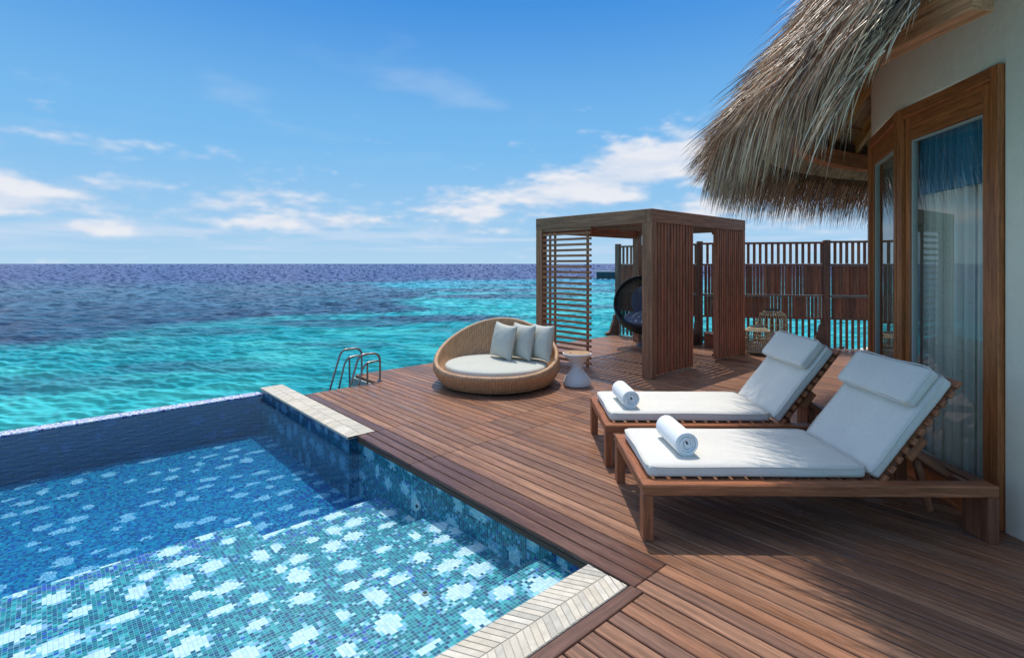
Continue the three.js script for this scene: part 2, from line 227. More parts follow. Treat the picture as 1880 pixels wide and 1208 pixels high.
const M = {
  lounger: wood(0.38, 0.14, 0.062, 0.42, 0.0008, 'lounger_timber'), loungerDark: wood(0.24, 0.095, 0.048, 0.45, 0.001, 'lounger_timber_dark'),
  pergolaGrey: wood(0.35, 0.165, 0.088, 0.6, 0.001, 'pergola_beam_timber'), pergolaRed: wood(0.46, 0.17, 0.09, 0.55, 0.0008, 'pergola_slat_timber'), pergolaRed2: wood(0.38, 0.165, 0.095, 0.55, 0.0008, 'pergola_slat_timber'), screen: wood(0.42, 0.18, 0.085, 0.55, 0.0008, 'screen_timber'),
  fence: wood(0.30, 0.15, 0.095, 0.6, 0.001, 'fence_timber'), fence2: wood(0.32, 0.135, 0.08, 0.6, 0.001, 'fence_timber'), fence4: wood(0.38, 0.175, 0.105, 0.6, 0.001, 'fence_timber'), fence3: wood(0.23, 0.13, 0.09, 0.6, 0.001, 'fence_timber'),
  door: wood(0.45, 0.145, 0.045, 0.38, 0.0006, 'door_timber'), beam: wood(0.52, 0.225, 0.10, 0.5, 0.002, 'eave_beam_timber'), rafter: wood(0.72, 0.38, 0.115, 0.5, 0.001, 'rafter_timber'), batten: wood(0.48, 0.30, 0.17, 0.6, 0.001, 'batten_timber'), oldWood: wood(0.10, 0.07, 0.05, 0.8, 0.002, 'old_timber'),  // rafter colour raised to orange to carry warm light bounced off the deck
  cushion: std({ name: 'white_canvas', color: rgb(0.80, 0.765, 0.69), map: rep(fabricMap, 2, 2), bumpMap: rep(fabricBump, 12, 12), bumpScale: 0.0006, roughness: 0.95 }),
  sage: std({ name: 'sage_canvas', color: rgb(0.58, 0.575, 0.50), map: rep(fabricMap, 2, 2), bumpMap: rep(fabricBump, 10, 10), bumpScale: 0.0007, roughness: 0.95 }),
  towel: std({ name: 'terry_towel', color: rgb(0.86, 0.86, 0.85), bumpMap: rep(plasterBump, 3, 3), bumpScale: 0.004, roughness: 1 }),
  wicker: std({ name: 'tan_wicker', color: rgb(0.72, 0.41, 0.22), map: weaveMap, roughness: 0.55 }),
  tableShell: std({ name: 'white_moulded_shell', color: rgb(0.74, 0.73, 0.70), roughness: 0.45 }), tableTop: wood(0.50, 0.31, 0.17, 0.5, 0.0006, 'pale_timber'), hole: std({ name: 'dark_hole', color: rgb(0.02, 0.018, 0.015), roughness: 0.8 }),
  steel: std({ name: 'stainless_steel', color: rgb(0.27, 0.255, 0.24), metalness: 1, roughness: 0.32 }), bronze: std({ name: 'dark_metal', color: rgb(0.03, 0.032, 0.035), metalness: 0.4, roughness: 0.5 }),
  plaster: std({ name: 'cream_plaster', color: rgb(0.92, 0.80, 0.62), map: plasterMap, bumpMap: plasterBump, bumpScale: 0.004, roughness: 0.92 }),
  straw: std({ name: 'straw_bed', color: rgb(0.16, 0.105, 0.06), map: strawMap, bumpMap: strawBump, bumpScale: 0.02, roughness: 0.95 }), mat: std({ name: 'straw_lining', color: rgb(0.62, 0.48, 0.31), map: strawMap, bumpMap: strawBump, bumpScale: 0.01, roughness: 0.9 }),
  strand: std({ name: 'palm_thatch', color: 0xffffff, vertexColors: true, roughness: 0.42 }),
  bead: std({ name: 'glazing_bead', color: rgb(0.42, 0.43, 0.38), roughness: 0.5 }),
  glass: phy({ name: 'door_glass', color: rgb(0.90, 0.94, 0.93), roughness: 0, transmission: 1, thickness: 0, ior: 1.75 }),
  sheer: phy({ name: 'sheer_curtain', color: rgb(0.93, 0.87, 0.74), roughness: 0.95, transmission: 0.15, thickness: 0, side: THREE.DoubleSide }), blueCurtain: std({ name: 'blue_curtain', color: rgb(0.05, 0.24, 0.36), roughness: 0.9, bumpMap: fabricBump, bumpScale: 0.001 }),
  roomFloor: wood(0.22, 0.12, 0.06, 0.5, 0.001, 'room_floor'), roomWall: std({ name: 'room_wall', color: rgb(0.55, 0.47, 0.37), roughness: 0.9 }),
  cane: std({ name: 'rattan_cane', color: rgb(0.66, 0.47, 0.27), roughness: 0.6 }), caneGrey: std({ name: 'grey_rattan_cane', color: rgb(0.52, 0.42, 0.27), roughness: 0.6 }),
  eggWeave: std({ name: 'black_green_weave', color: rgb(0.018, 0.03, 0.028), roughness: 0.45 }), eggCushion: std({ name: 'slate_blue_cushion', color: rgb(0.12, 0.16, 0.24), bumpMap: fabricBump, bumpScale: 0.0006, roughness: 0.9 }),
  stones: [[0.74, 0.665, 0.55], [0.68, 0.615, 0.51], [0.60, 0.555, 0.475], [0.77, 0.705, 0.60], [0.70, 0.62, 0.50]].map((c) => std({ name: 'limestone', color: rgb(...c), map: stoneMap, roughness: 0.75, bumpMap: stoneMap, bumpScale: 0.0008 })), grout: std({ name: 'grout', color: rgb(0.50, 0.45, 0.37), roughness: 0.95 }),
  concrete: std({ name: 'concrete', color: rgb(0.34, 0.37, 0.35), map: plasterMap, roughness: 0.9, bumpMap: plasterBump, bumpScale: 0.006 }), jettyDark: std({ name: 'wet_timber', color: rgb(0.05, 0.085, 0.095), roughness: 0.8 }), sand: std({ name: 'sand', color: rgb(0.62, 0.56, 0.44), roughness: 1 }),
  leaf: phy({ name: 'green_leaf', color: rgb(0.10, 0.22, 0.03), roughness: 0.55, side: THREE.DoubleSide, transmission: 0.35, thickness: 0 }), bark: std({ name: 'bark', color: rgb(0.18, 0.13, 0.09), roughness: 0.9 }),
};
const mosaicShallow = mosaic(5, false, false), mosaicDeep = mosaic(9, true, true);  // the deep map has the water's blue and its refraction painted into the tiles
const tileMat = (map, color = [1, 1, 1], rough = 0.32) => std({ name: 'glass_mosaic', color: rgb(...color), map, roughness: rough, bumpMap: rep(tileBump, 170 / 16, 170 / 16), bumpScale: 0.0012 });
M.tile = tileMat(mosaicShallow); M.tileWall = tileMat(mosaicShallow, [0.55, 0.80, 0.86]); M.tileDeep = tileMat(mosaicDeep, [0.60, 0.68, 0.80], 0.2); M.tileShadedFar = tileMat(mosaicDeep, [0.09, 0.09, 0.28]); M.tileShadedFar.bumpMap = null; M.tileShadedFar.roughness = 0.5; M.tileShadedSide = tileMat(mosaicShallow, [0.15, 0.30, 0.44]);  // far and side walls: shade and deep-water darkness put into the tile tint
const pearl = tex(600, 120, (x, y) => { const ix = Math.floor(x / 12), iy = Math.floor(y / 12), u = (x % 12) / 12, v = (y % 12) / 12, e = Math.min(u, 1 - u, v, 1 - v), k = hash2(ix, iy + 90), q = hash2(ix + 7, iy), c = q < 0.5 ? [0.94, 0.92, 0.94] : q < 0.66 ? [0.76, 0.72, 0.88] : q < 0.78 ? [0.55, 0.62, 0.82] : q < 0.92 ? [0.80, 0.91, 0.93] : [0.30, 0.34, 0.66]; return e < 0.06 ? [0.6, 0.62, 0.66] : c.map((v2) => v2 * (0.8 + k * 0.3)); });
pearl.colorSpace = THREE.SRGBColorSpace;
M.pearl = phy({ name: 'pearl_mosaic', color: rgb(1.0, 0.98, 1.0), map: pearl, roughness: 0.22, bumpMap: rep(tileBump, 50 / 16, 10 / 16), bumpScale: 0.0015 });
M.water = phy({ name: 'pool_water', color: rgb(0.80, 0.945, 0.985), roughness: 0.0, transmission: 1, thickness: 0, ior: 1.33, specularIntensity: 0.5, bumpMap: rippleBump, bumpScale: 0.0028 });
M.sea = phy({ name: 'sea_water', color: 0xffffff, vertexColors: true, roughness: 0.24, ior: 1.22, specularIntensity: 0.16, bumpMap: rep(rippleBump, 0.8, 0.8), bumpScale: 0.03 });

// ------------------------------------------------------------------ the sea: a fan of water from under the deck to the horizon
{
  const SEA = -1.6, R = rng(3), waves = [];
  const fwd = [-Math.sin(TURN), -Math.cos(TURN)], rgt = [Math.cos(TURN), -Math.sin(TURN)];
  for (let i = 0; i < 46; i++) { const L = 0.17 * Math.pow(12.5, i / 45) * (0.9 + R() * 0.2), an = 1.25 + (R() - 0.5) * 1.5, k = 2 * Math.PI / L; waves.push([Math.cos(an) * k, Math.sin(an) * k, 0.0064 * Math.pow(L, 0.72), R() * 6.283, L]); }
  const cols = [], rows = [];
  for (let a = -180; a < 180;) { cols.push(a); a += a >= -52 && a < 52 ? 0.115 : a >= -75 && a < 75 ? 0.5 : 3; } cols.push(180);
  for (let v = 560; v > 0.55;) { rows.push(3.15 * 953 / v); v -= v > 340 ? 12 : 0.9; } rows.push(6500, 9000);
  const pos = [], col = [], idx = [], uv = [], nor = [], nC = cols.length;
  const turq = [0.016, 0.31, 0.36], turqLight = [0.05, 0.45, 0.455], deepC = [0.034, 0.043, 0.165], reefC = [0.034, 0.058, 0.125], midC = [0.014, 0.21, 0.36];
  const spots = [[-3.2, 30, 5.5, 2.2, 0.9], [-9.5, 27.5, 4.5, 1.8, 0.8], [-2, 50, 9, 4, 0.9], [-13, 13.5, 4, 1.6, 0.55], [-9.5, 16, 3.2, 1.3, 0.55], [-6.5, 20, 3.2, 1.0, 0.45], [2, 75, 14, 6, 0.7], [7, 38, 5, 2.5, 0.6], [-17, 24, 6, 2, 0.6], [-7, 62, 16, 5, 0.85], [-1.5, 24.5, 3, 1.1, 0.5], [14, 60, 9, 4, 0.6]];
  for (let r = 0; r < rows.length; r++) for (let c = 0; c < nC; c++) {
    const a = cols[c] * Math.PI / 180, dd = rows[r] / Math.max(0.62, Math.cos(clamp(a, -0.9, 0.9))), X = Math.sin(a) * dd, Dp = Math.cos(a) * dd, x = rgt[0] * X + fwd[0] * Dp, z = rgt[1] * X + fwd[1] * Dp;
    const cell = r ? (rows[r] - rows[r - 1]) : 0.3; let y = 0, sx = 0, sz = 0;
    for (const w of waves) { const ph = X * w[0] + Dp * w[1] + w[3], s = Math.sin(ph), co = Math.cos(ph); if (w[4] > cell * 2) y += w[2] * s; sx += w[2] * w[0] * co; sz += w[2] * w[1] * co; }
    const gust = 0.75 + 0.6 * fbm(X / 30 + 70, Dp / 55 + 40, 3); y *= gust; sx *= gust; sz *= gust;
    pos.push(x, SEA + y, z); uv.push(x / 2.4, z / 2.4);
    const nx = -(rgt[0] * sx + fwd[0] * sz), nz = -(rgt[1] * sx + fwd[1] * sz), il = 1 / Math.hypot(nx, 1, nz); const far = mix(1, 0.7, smooth(35, 350, dd)); nor.push(nx * il * far, il, nz * il * far);
    // what lies under the water
    const n = fbm(X / 11 + 31, Dp / 9 + 17, 5), n2 = fbm(X / 34 + 5, Dp / 30 + 9, 4), n3 = fbm(X / 2.6 + 80, Dp / 1.6 + 30, 3);
    const edge = mix(-15.0, -7.0, smooth(16, 44, Dp)) + mix(0, -14, smooth(44, 90, Dp));
    let reef = smooth(-2.5, 4.5, edge - X + (n - 0.5) * 22 + (n2 - 0.5) * 12) * smooth(15, 21, Dp + (n - 0.5) * 9);
    for (const s of spots) { const q = ((X - s[0]) / s[2]) ** 2 + ((Dp - s[1]) / s[3]) ** 2 + (n - 0.5) * 2.2; reef = Math.max(reef, s[4] * smooth(1.3, 0.3, q)); }
    reef = Math.max(reef, smooth(0.60, 0.72, n2) * 0.6 * smooth(20, 34, Dp));
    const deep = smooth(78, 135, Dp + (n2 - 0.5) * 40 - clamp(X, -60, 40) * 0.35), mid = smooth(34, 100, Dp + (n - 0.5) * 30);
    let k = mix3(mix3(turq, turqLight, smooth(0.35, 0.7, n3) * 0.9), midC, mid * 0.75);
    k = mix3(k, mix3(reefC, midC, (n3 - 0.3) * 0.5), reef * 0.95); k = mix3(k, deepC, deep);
    const sh = 1 + clamp((sx * 0.5 - sz) * 1.9, -0.42, 0.50);                       // light and dark sides of the wavelets painted into the colour by slope
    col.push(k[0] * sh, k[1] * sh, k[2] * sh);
  }
  for (let r = 0; r < rows.length - 1; r++) for (let c = 0; c < nC - 1; c++) { const p = r * nC + c; idx.push(p, p + 1, p + nC, p + 1, p + nC + 1, p + nC); }
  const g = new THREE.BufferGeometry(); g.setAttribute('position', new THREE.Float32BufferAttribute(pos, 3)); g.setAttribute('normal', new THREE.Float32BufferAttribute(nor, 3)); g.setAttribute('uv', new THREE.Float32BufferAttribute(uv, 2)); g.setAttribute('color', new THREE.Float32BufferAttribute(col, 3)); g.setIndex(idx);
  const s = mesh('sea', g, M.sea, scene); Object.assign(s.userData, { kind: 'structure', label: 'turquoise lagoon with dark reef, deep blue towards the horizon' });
}

// ------------------------------------------------------------------ the deck
const villaX = 6.624, villaZ = 1.852;
const fenceLine = [[9.36, 6.85], [9.38, 4.96], [10.62, 3.15], [11.12, 2.42], [11.75, 0.9]];
{
  const deck = ground('deck', 'dark reddish brown timber deck round the pool');
  const pitch = 0.095, w = 0.0862, th = 0.028, R = rng(21), made = [];
  const fenceA = (b) => { if (b <= 9.36) return 99; for (let i = 1; i < fenceLine.length; i++) { const [b0, a0] = fenceLine[i - 1], [b1, a1] = fenceLine[i]; if (b >= b0 && b <= b1) return mix(a0, a1, (b - b0) / (b1 - b0)) + 0.05; } return 0.5; };
  const put = (b, a0, a1, mats, y = -th / 2, width = w) => { if (a1 - a0 > 0.06) made.push({ b, a0, a1, mats, y, width }); };
  for (let i = -14; ; i++) {
    const b = 2.155 + i * pitch; if (b > 11.6) break;
    let lo = -1.5; const q = b - villaX; if (Math.abs(q) < 3.2) lo = Math.max(lo, -villaZ + Math.sqrt(3.2 * 3.2 - q * q));
    const hi = Math.min(fenceA(b), b < 3.25 ? 6.2 : 6.84), cuts = b < 2.11 ? [1.395] : b < 2.4 ? [1.447, 3.5, 4.4] : b < 2.8 ? [3.5, 4.4] : [3.5, 3.92];
    if (b >= 2.33) cuts.push(hi); else if (b > 2.11 && b < 2.33) { /* the coping takes over beyond 4.4 */ }
    let a = lo;
    for (const c of cuts) { const e = Math.min(c, hi); if (e > a) { const edge = b > 2.11 && b < 2.4 && a > 1; const short = cuts.length > 2 && b > 2.8 && c === 3.92; put(b, a + 0.0015, e - 0.0015, edge || (short && R() < 0.16) ? deckDark : deckMats); a = e; } }
  }
  const seen = made.map((p) => { const a = clamp(p.a0 + 0.4, p.a0, p.a1), d = 0.672 * p.b + 0.7405 * (p.a0 + p.a1) / 2, u = 0.7405 * p.b - 0.672 * p.a1; return { p, k: (p.a1 - p.a0) / Math.max(1, d) - (p.b < 1 ? 5 : 0) }; }).sort((m, n) => n.k - m.k);
  const rest = [];
  seen.forEach(({ p }, n) => {
    const g = cbox(p.width, th, Math.round((p.a1 - p.a0) * 1000) / 1000, 0.004, Math.floor(R() * 5)), m = p.mats[Math.floor(R() * p.mats.length)], pos = [p.b + (R() - 0.5) * 0.0015, p.y + (R() - 0.5) * 0.0016, -(p.a0 + p.a1) / 2];
    if (n < 299) mesh('plank', g, m, deck, pos); else rest.push(g.clone().translate(...pos));
  });
  if (rest.length) mesh('plank_rows', mergeGeometries(rest), deckMats[0], deck).userData.kind = 'stuff';
  mesh('border_board', cbox(3.15, 0.03, 0.072, 0.004, 3), edgeWood, deck, [2.107 - 3.15 / 2, -0.0145, -1.434]);
  // joists and edge boards under the planks
  const J = [];
  for (let a = -1.4; a < 6.1; a += 0.5) J.push(new THREE.BoxGeometry(9.2, 0.1, 0.06).translate(6.8, -0.085, -a));
  mesh('joist', mergeGeometries(J), M.hole, deck);
  mesh('pool_side_fascia', cbox(0.02, 0.035, 2.95, 0.003, 2), M.oldWood, deck, [2.122, -0.0475, -2.925]);
  mesh('edge_fascia', cbox(0.94, 0.24, 0.03, 0.004, 1), edgeWood, deck, [2.78, -0.15, -6.19]);
  mesh('edge_fascia', cbox(6.2, 0.24, 0.03, 0.004, 2), edgeWood, deck, [6.30, -0.15, -6.83]);
  mesh('step_side', cbox(0.03, 0.42, 0.62, 0.004, 1), M.concrete, deck, [3.215, -0.24, -6.515]);
}

// ------------------------------------------------------------------ the pool
const WATER = -0.08;
{
  const pool = ground('swimming_pool', 'infinity pool lined with white, turquoise and cobalt glass mosaic');
  const tiled = (b0, b1, a0, a1, y0, y1, s = 3.4) => {           // a tiled block with uv in metres on every face
    const g = new THREE.BoxGeometry(b1 - b0, y1 - y0, a1 - a0).translate((b0 + b1) / 2, (y0 + y1) / 2, -(a0 + a1) / 2), p = g.attributes.position, n = g.attributes.normal, uv = g.attributes.uv;
    for (let i = 0; i < p.count; i++) { const nx = Math.abs(n.getX(i)), ny = Math.abs(n.getY(i)); uv.setXY(i, (nx > 0.5 ? -p.getZ(i) + 1.1 : p.getX(i)) / s, (ny > 0.5 ? -p.getZ(i) : p.getY(i) + 2) / s); }
    return g;
  };
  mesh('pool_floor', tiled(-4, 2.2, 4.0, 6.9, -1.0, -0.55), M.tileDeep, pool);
  mesh('step', tiled(-4, 2.2, 1.70, 2.07, -1.0, -0.125), M.tile, pool);
  mesh('step', tiled(-4, 1.1, 2.07, 4.0, -1.0, -0.285), M.tile, pool);
  mesh('step', tiled(1.1, 2.2, 2.07, 3.2, -1.0, -0.285), M.tile, pool);
  mesh('step', tiled(1.1, 2.2, 3.2, 4.0, -1.0, -0.42), M.tile, pool);
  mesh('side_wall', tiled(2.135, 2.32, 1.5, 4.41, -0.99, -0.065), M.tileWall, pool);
  mesh('side_wall', tiled(2.035, 2.285, 4.41, 6.86, -0.99, -0.024), M.tileShadedSide, pool);
  mesh('front_wall', tiled(-4, 2.09, 1.476, 1.71, -0.99, -0.024), M.tileWall, pool);
  mesh('infinity_wall', tiled(-4, 2.286, 6.86, 7.022, -1.7, -0.082), M.tileShadedFar, pool);
  const ledge = new THREE.BoxGeometry(6.03, 0.012, 0.168), lu = ledge.attributes.uv, lp = ledge.attributes.position;
  for (let i = 0; i < lp.count; i++) lu.setXY(i, lp.getX(i) / 1.0, lp.getZ(i) / 0.2);
  mesh('infinity_edge', ledge, M.pearl, pool, [-0.985, -0.0765, -6.943]);
  for (const [b, y, a, n] of [[2.13, -0.30, 3.42, 1]]) { const f = mesh('inlet', new THREE.CylinderGeometry(0.032, 0.036, 0.012, 20).rotateZ(Math.PI / 2), M.tableShell, pool, [b, y, -a]); mesh('nozzle', new THREE.CylinderGeometry(0.014, 0.014, 0.016, 14).rotateZ(Math.PI / 2), M.hole, f, [-0.004, 0, 0]); }
  { const f = mesh('floor_inlet', new THREE.CylinderGeometry(0.019, 0.021, 0.008, 18), M.bead, pool, [1.58, -0.281, -2.46]); mesh('nozzle', new THREE.CylinderGeometry(0.012, 0.012, 0.010, 14), M.hole, f, [0, 0.001, 0]); }
  const wg = new THREE.PlaneGeometry(6.14, 5.17, 1, 1).rotateX(-Math.PI / 2), wu = wg.attributes.uv, wp = wg.attributes.position;
  for (let i = 0; i < wp.count; i++) wu.setXY(i, wp.getX(i) / 1.9, wp.getZ(i) / 1.9);
  const water = mesh('pool_water', wg, M.water, scene, [-0.932, WATER, -4.28]); Object.assign(water.userData, { kind: 'structure', label: 'still clear pool water brimming at the infinity edge' });

  // limestone coping in a chevron of narrow stones
  const clip = (poly, ax, lim, sgn) => { const out = []; poly.forEach((p, i) => { const q = poly[(i + 1) % poly.length], ip = sgn * (p[ax] - lim) <= 0, iq = sgn * (q[ax] - lim) <= 0; if (ip) out.push(p); if (ip !== iq) { const t = (lim - p[ax]) / (q[ax] - p[ax]); out.push([mix(p[0], q[0], t), mix(p[1], q[1], t)]); } }); return out; };
  function coping(name, label, s0, s1, t0, t1, pitch, slant, map, top) {      // s along, t across; map turns (s, t) into world (x, z)
    const o = ground(name, label), R = rng(name.length * 7 + 1), mid = (t0 + t1) / 2, gap = 0.0022;
    for (const [ta, tb, dir] of [[t0, mid, 1], [mid, t1, -1]]) for (let s = s0 - slant; s < s1 + slant; s += pitch) {
      const e = dir > 0 ? [[s + gap, ta + gap], [s + pitch - gap, ta + gap], [s + pitch - gap + slant, tb - gap], [s + gap + slant, tb - gap]] : [[s + gap + slant, ta + gap], [s + pitch - gap + slant, ta + gap], [s + pitch - gap, tb - gap], [s + gap, tb - gap]];
      let poly = clip(clip(e, 0, s1, 1), 0, s0, -1); if (poly.length < 3) continue;
      const c = poly.reduce((m, p) => [m[0] + p[0] / poly.length, m[1] + p[1] / poly.length], [0, 0]), [cx, cz] = map(...c), sh = new THREE.Shape(poly.map((p) => { const [x, z] = map(...p); return new THREE.Vector2(x - cx, -(z - cz)); }));
      const g = new THREE.ExtrudeGeometry(sh, { depth: 0.016, bevelEnabled: true, bevelSize: 0.0012, bevelOffset: -0.0012, bevelThickness: 0.0012, bevelSegments: 1 }).rotateX(-Math.PI / 2), uv = g.attributes.uv, ou = R() * 4; for (let i = 0; i < uv.count; i++) uv.setXY(i, uv.getX(i) * 2 + ou, uv.getY(i) * 2 + ou * 1.7);
      mesh('coping_stone', g, M.stones[Math.floor(R() * 5)], o, [cx, top - 0.0172 + (R() - 0.5) * 0.0012, cz]);
    }
    const [x0, z0] = map(s0, t0), [x1, z1] = map(s1, t1);
    mesh('grout_bed', new THREE.BoxGeometry(Math.abs(x1 - x0), 0.018, Math.abs(z1 - z0)), M.grout, o, [(x0 + x1) / 2, top - 0.0125, (z0 + z1) / 2]);
  }
  coping('front_coping', 'pale limestone coping in chevron along the near pool end', -0.6, 2.088, 1.474, 1.718, 0.039, 0.062, (s, t) => [s, -t], 0.003);
  coping('side_coping', 'pale limestone coping beside the far pool wall and ladder', 4.405, 6.90, 2.02, 2.288, 0.045, 0.07, (s, t) => [t, -s], 0.004);
}

// ------------------------------------------------------------------ pool-side ladder down to the sea
{
  const l = thing('sea_ladder', 'stainless steel ladder with looped handrails at the deck edge', 'ladder', [0, 0, 0]);
  for (const a of [6.25, 6.78]) {
    const outer = tube([[3.31, 0, -a], [3.315, 0.2, -a], [3.30, 0.33, -a], [3.25, 0.37, -a], [3.15, 0.375, -a], [3.06, 0.372, -a], [3.01, 0.33, -a], [2.97, 0.22, -a], [2.87, -0.1, -a], [2.62, -0.9, -a], [2.45, -1.7, -a]], 0.014, 80, 10);
    mesh('handrail', outer, M.steel, l);
    mesh('inner_rail', tube([[3.308, 0.27, -a], [3.20, 0.268, -a], [3.12, 0.255, -a], [3.07, 0.19, -a], [3.03, 0.05, -a], [2.97, -0.2, -a], [2.80, -0.9, -a]], 0.0125, 60, 10), M.steel, l);
    mesh('post', tube([[3.135, 0.26, -a], [3.135, 0.1, -a], [3.135, -0.12, -a], [3.09, -0.35, -a]], 0.0125, 24, 10), M.steel, l);
    mesh('flange', new THREE.CylinderGeometry(0.036, 0.04, 0.012, 20), M.steel, l, [3.31, 0.006, -a]);
  }
  for (let k = 0; k < 5; k++) { const y = -0.25 - k * 0.28, x = 2.87 + (y + 0.1) * 0.31; mesh('tread', cbox(0.09, 0.025, 0.53, 0.004), M.steel, l, [x, y, -6.515]); }
}

// ------------------------------------------------------------------ pergola
{
  const p = thing('pergola', 'square timber pergola with slatted screens and flat slatted roof', 'pergola', [6.05, 0, -3.88]);
  const W = 2.86, D = 2.2, H = 2.29, bh = 0.185, R = rng(8);   // local: x along the front, -z along the side
  bar('beam', [0.002, H - bh / 2, -0.05], [W, H - bh / 2, -0.05], 0.1, bh, M.pergolaGrey, p, 0.004, 1); bar('beam', [0.05, H - bh / 2, -0.102], [0.05, H - bh / 2, -D], 0.1, bh, M.pergolaGrey, p, 0.004, 2);
  bar('beam', [W - 0.05, H - bh / 2, -0.102], [W - 0.05, H - bh / 2, -D], 0.1, bh, M.pergolaGrey, p, 0.004, 3); bar('beam', [0.102, H - bh / 2 - 0.06, -D + 0.05], [W - 0.102, H - bh / 2 - 0.06, -D + 0.05], 0.08, bh, M.pergolaRed, p, 0.004, 4);
  for (let k = 1; k < 4; k++) bar('rafter', [W * k / 4, H - 0.09, -0.102], [W * k / 4, H - 0.09, -D + 0.1], 0.05, 0.07, M.pergolaRed2, p, 0.003, k);
  for (let z = 0.145; z < D - 0.1; z += 0.1) bar('roof_slat', [0.102, H - 0.03, -z], [W - 0.102, H - 0.03, -z], 0.064, 0.03, M.pergolaRed2, p, 0.003, Math.floor(z * 10) % 5);
  const y1 = H - bh - 0.002, post = (x, z, sx, sz, v, m = M.pergolaGrey) => mesh('post', cbox(sx, y1, sz, 0.005, v), m, p, [x, y1 / 2, z]);
  post(0.045, -0.075, 0.09, 0.16, 1); post(0.062, -D + 0.07, 0.12, 0.14, 2, M.screen); post(W - 0.05, -0.05, 0.09, 0.1, 3, M.pergolaRed); post(W - 0.06, -D + 0.07, 0.12, 0.14, 4, M.pergolaRed2);
  for (const [x0, x1, m] of [[0.118, 1.10, 0], [1.90, W - 0.115, 1]]) {                   // two screens of upright fins on the front
    const n = Math.round((x1 - x0) / 0.079);
    for (let k = 0; k <= n; k++) mesh('fin', cbox(0.036, y1 - 0.03, 0.075, 0.003, k % 5), k % 3 === 1 ? M.pergolaRed2 : M.pergolaRed, p, [mix(x0, x1, k / n), y1 / 2 + 0.014, -0.048]);
    bar('fin_rail', [x0 - 0.02, 0.93, -0.1], [x1 + 0.02, 0.93, -0.1], 0.022, 0.04, M.pergolaRed2, p, 0.003, 2); bar('fin_rail', [x0 - 0.02, 2.04, -0.1], [x1 + 0.02, 2.04, -0.1], 0.022, 0.05, M.pergolaRed2, p, 0.003, 3); bar('fin_rail', [x0 - 0.02, 0.09, -0.1], [x1 + 0.02, 0.09, -0.1], 0.022, 0.04, M.pergolaRed2, p, 0.003, 1);
  }
  const zs = -1.06, ze = -D + 0.145;                                                       // screen of level slats on the side
  for (let k = 0; k < 24; k++) bar('screen_slat', [0.03, 0.055 + k * 0.0852, zs], [0.03, 0.055 + k * 0.0852, ze], 0.03, 0.036, k % 4 === 2 ? M.pergolaRed2 : M.screen, p, 0.002, k % 5);
  for (const z of [-1.15, -1.82, -1.93]) mesh('batten', cbox(0.028, y1, 0.036, 0.003, 3), M.screen, p, [0.060, y1 / 2, z]);
  bar('head_rail', [0.045, y1 - 0.02, zs], [0.045, y1 - 0.02, ze], 0.06, 0.038, M.pergolaGrey, p, 0.003, 2);
}

// ------------------------------------------------------------------ slatted fence at the deck's end
{
  const f = thing('slatted_fence', 'tall dark timber fence of upright slats and louvres at the deck end', 'fence', [0, 0, 0]);
  const L = fenceLine, R = rng(31), mats = [M.fence, M.fence2, M.fence3, M.fence4];
  for (let s = 0; s < L.length - 1; s++) {
    const [b0, a0] = L[s], [b1, a1] = L[s + 1], len = Math.hypot(b1 - b0, a1 - a0), ux = (b1 - b0) / len, uz = -(a1 - a0) / len, an = Math.atan2(-uz, ux), top = 1.94 + s * 0.012, P = (t, y) => [b0 + ux * t, y, -a0 + uz * t];
    for (const [y, h] of [[top - 0.02, 0.04], [1.53, 0.035], [0.955, 0.035], [0.545, 0.035]]) bar('rail', P(0.05, y), P(len - 0.02, y), 0.05, h, mats[s % 3], f, 0.003, s);
    const n = Math.round(len / 0.108);
    for (let k = 0; k < n; k++) {
      const t = 0.09 + (len - 0.12) * (k + 0.5) / n, j = () => (R() - 0.5) * 0.22;
      mesh('slat', cbox(0.048, top - 1.59, 0.022, 0.003, k % 5), mats[Math.floor(R() * 4)], f, P(t, (top + 1.51) / 2), [0, an + (s ? -0.15 : 0.2) + j(), 0]);
      mesh('slat', cbox(0.045, 0.52, 0.022, 0.003, (k + 3) % 5), mats[Math.floor(R() * 4)], f, P(t, 0.265), [0, an + (s ? -0.2 : 0.25) + j(), 0]);
    }
    const nl = Math.round(len / 0.064);
    for (let k = 0; k < nl; k++) for (const [h, y] of [[0.535, 1.243], [0.372, 0.749]]) mesh('louvre', cbox(R() < 0.3 ? 0.05 : 0.06, h, 0.016, 0.003, k % 5), mats[Math.floor(R() * 4)], f, P(0.08 + (len - 0.1) * (k + 0.5) / nl, y), [0, an + (s ? -0.4 : 0.4) + (R() - 0.5) * 0.3, 0]);
    const sh = new THREE.Shape(); sh.moveTo(0, 0); sh.lineTo(0.30, 0); sh.bezierCurveTo(0.34, 0.02, 0.32, 0.07, 0.26, 0.06); sh.bezierCurveTo(0.16, 0.08, 0.17, 0.22, 0.10, 0.30); sh.bezierCurveTo(0.07, 0.36, 0.10, 0.42, 0.04, 0.45); sh.lineTo(0, 0.44); sh.closePath();
    const bg = new THREE.ExtrudeGeometry(sh, { depth: 0.05, bevelEnabled: true, bevelSize: 0.004, bevelThickness: 0.004, bevelSegments: 1 }).translate(0.055, 0, -0.025);
    if (s < 3) { mesh('post', cbox(0.11, 1.98, 0.09, 0.006, s), M.fence3, f, [b0, 0.99, -a0], [0, an, 0]); mesh('foot_bracket', bg, M.fence3, f, [b0, 0.002, -a0], [0, Math.atan2(a0 * 0 + 0.15, -1) + (s === 2 ? -0.6 : 0), 0]); }
  }
}

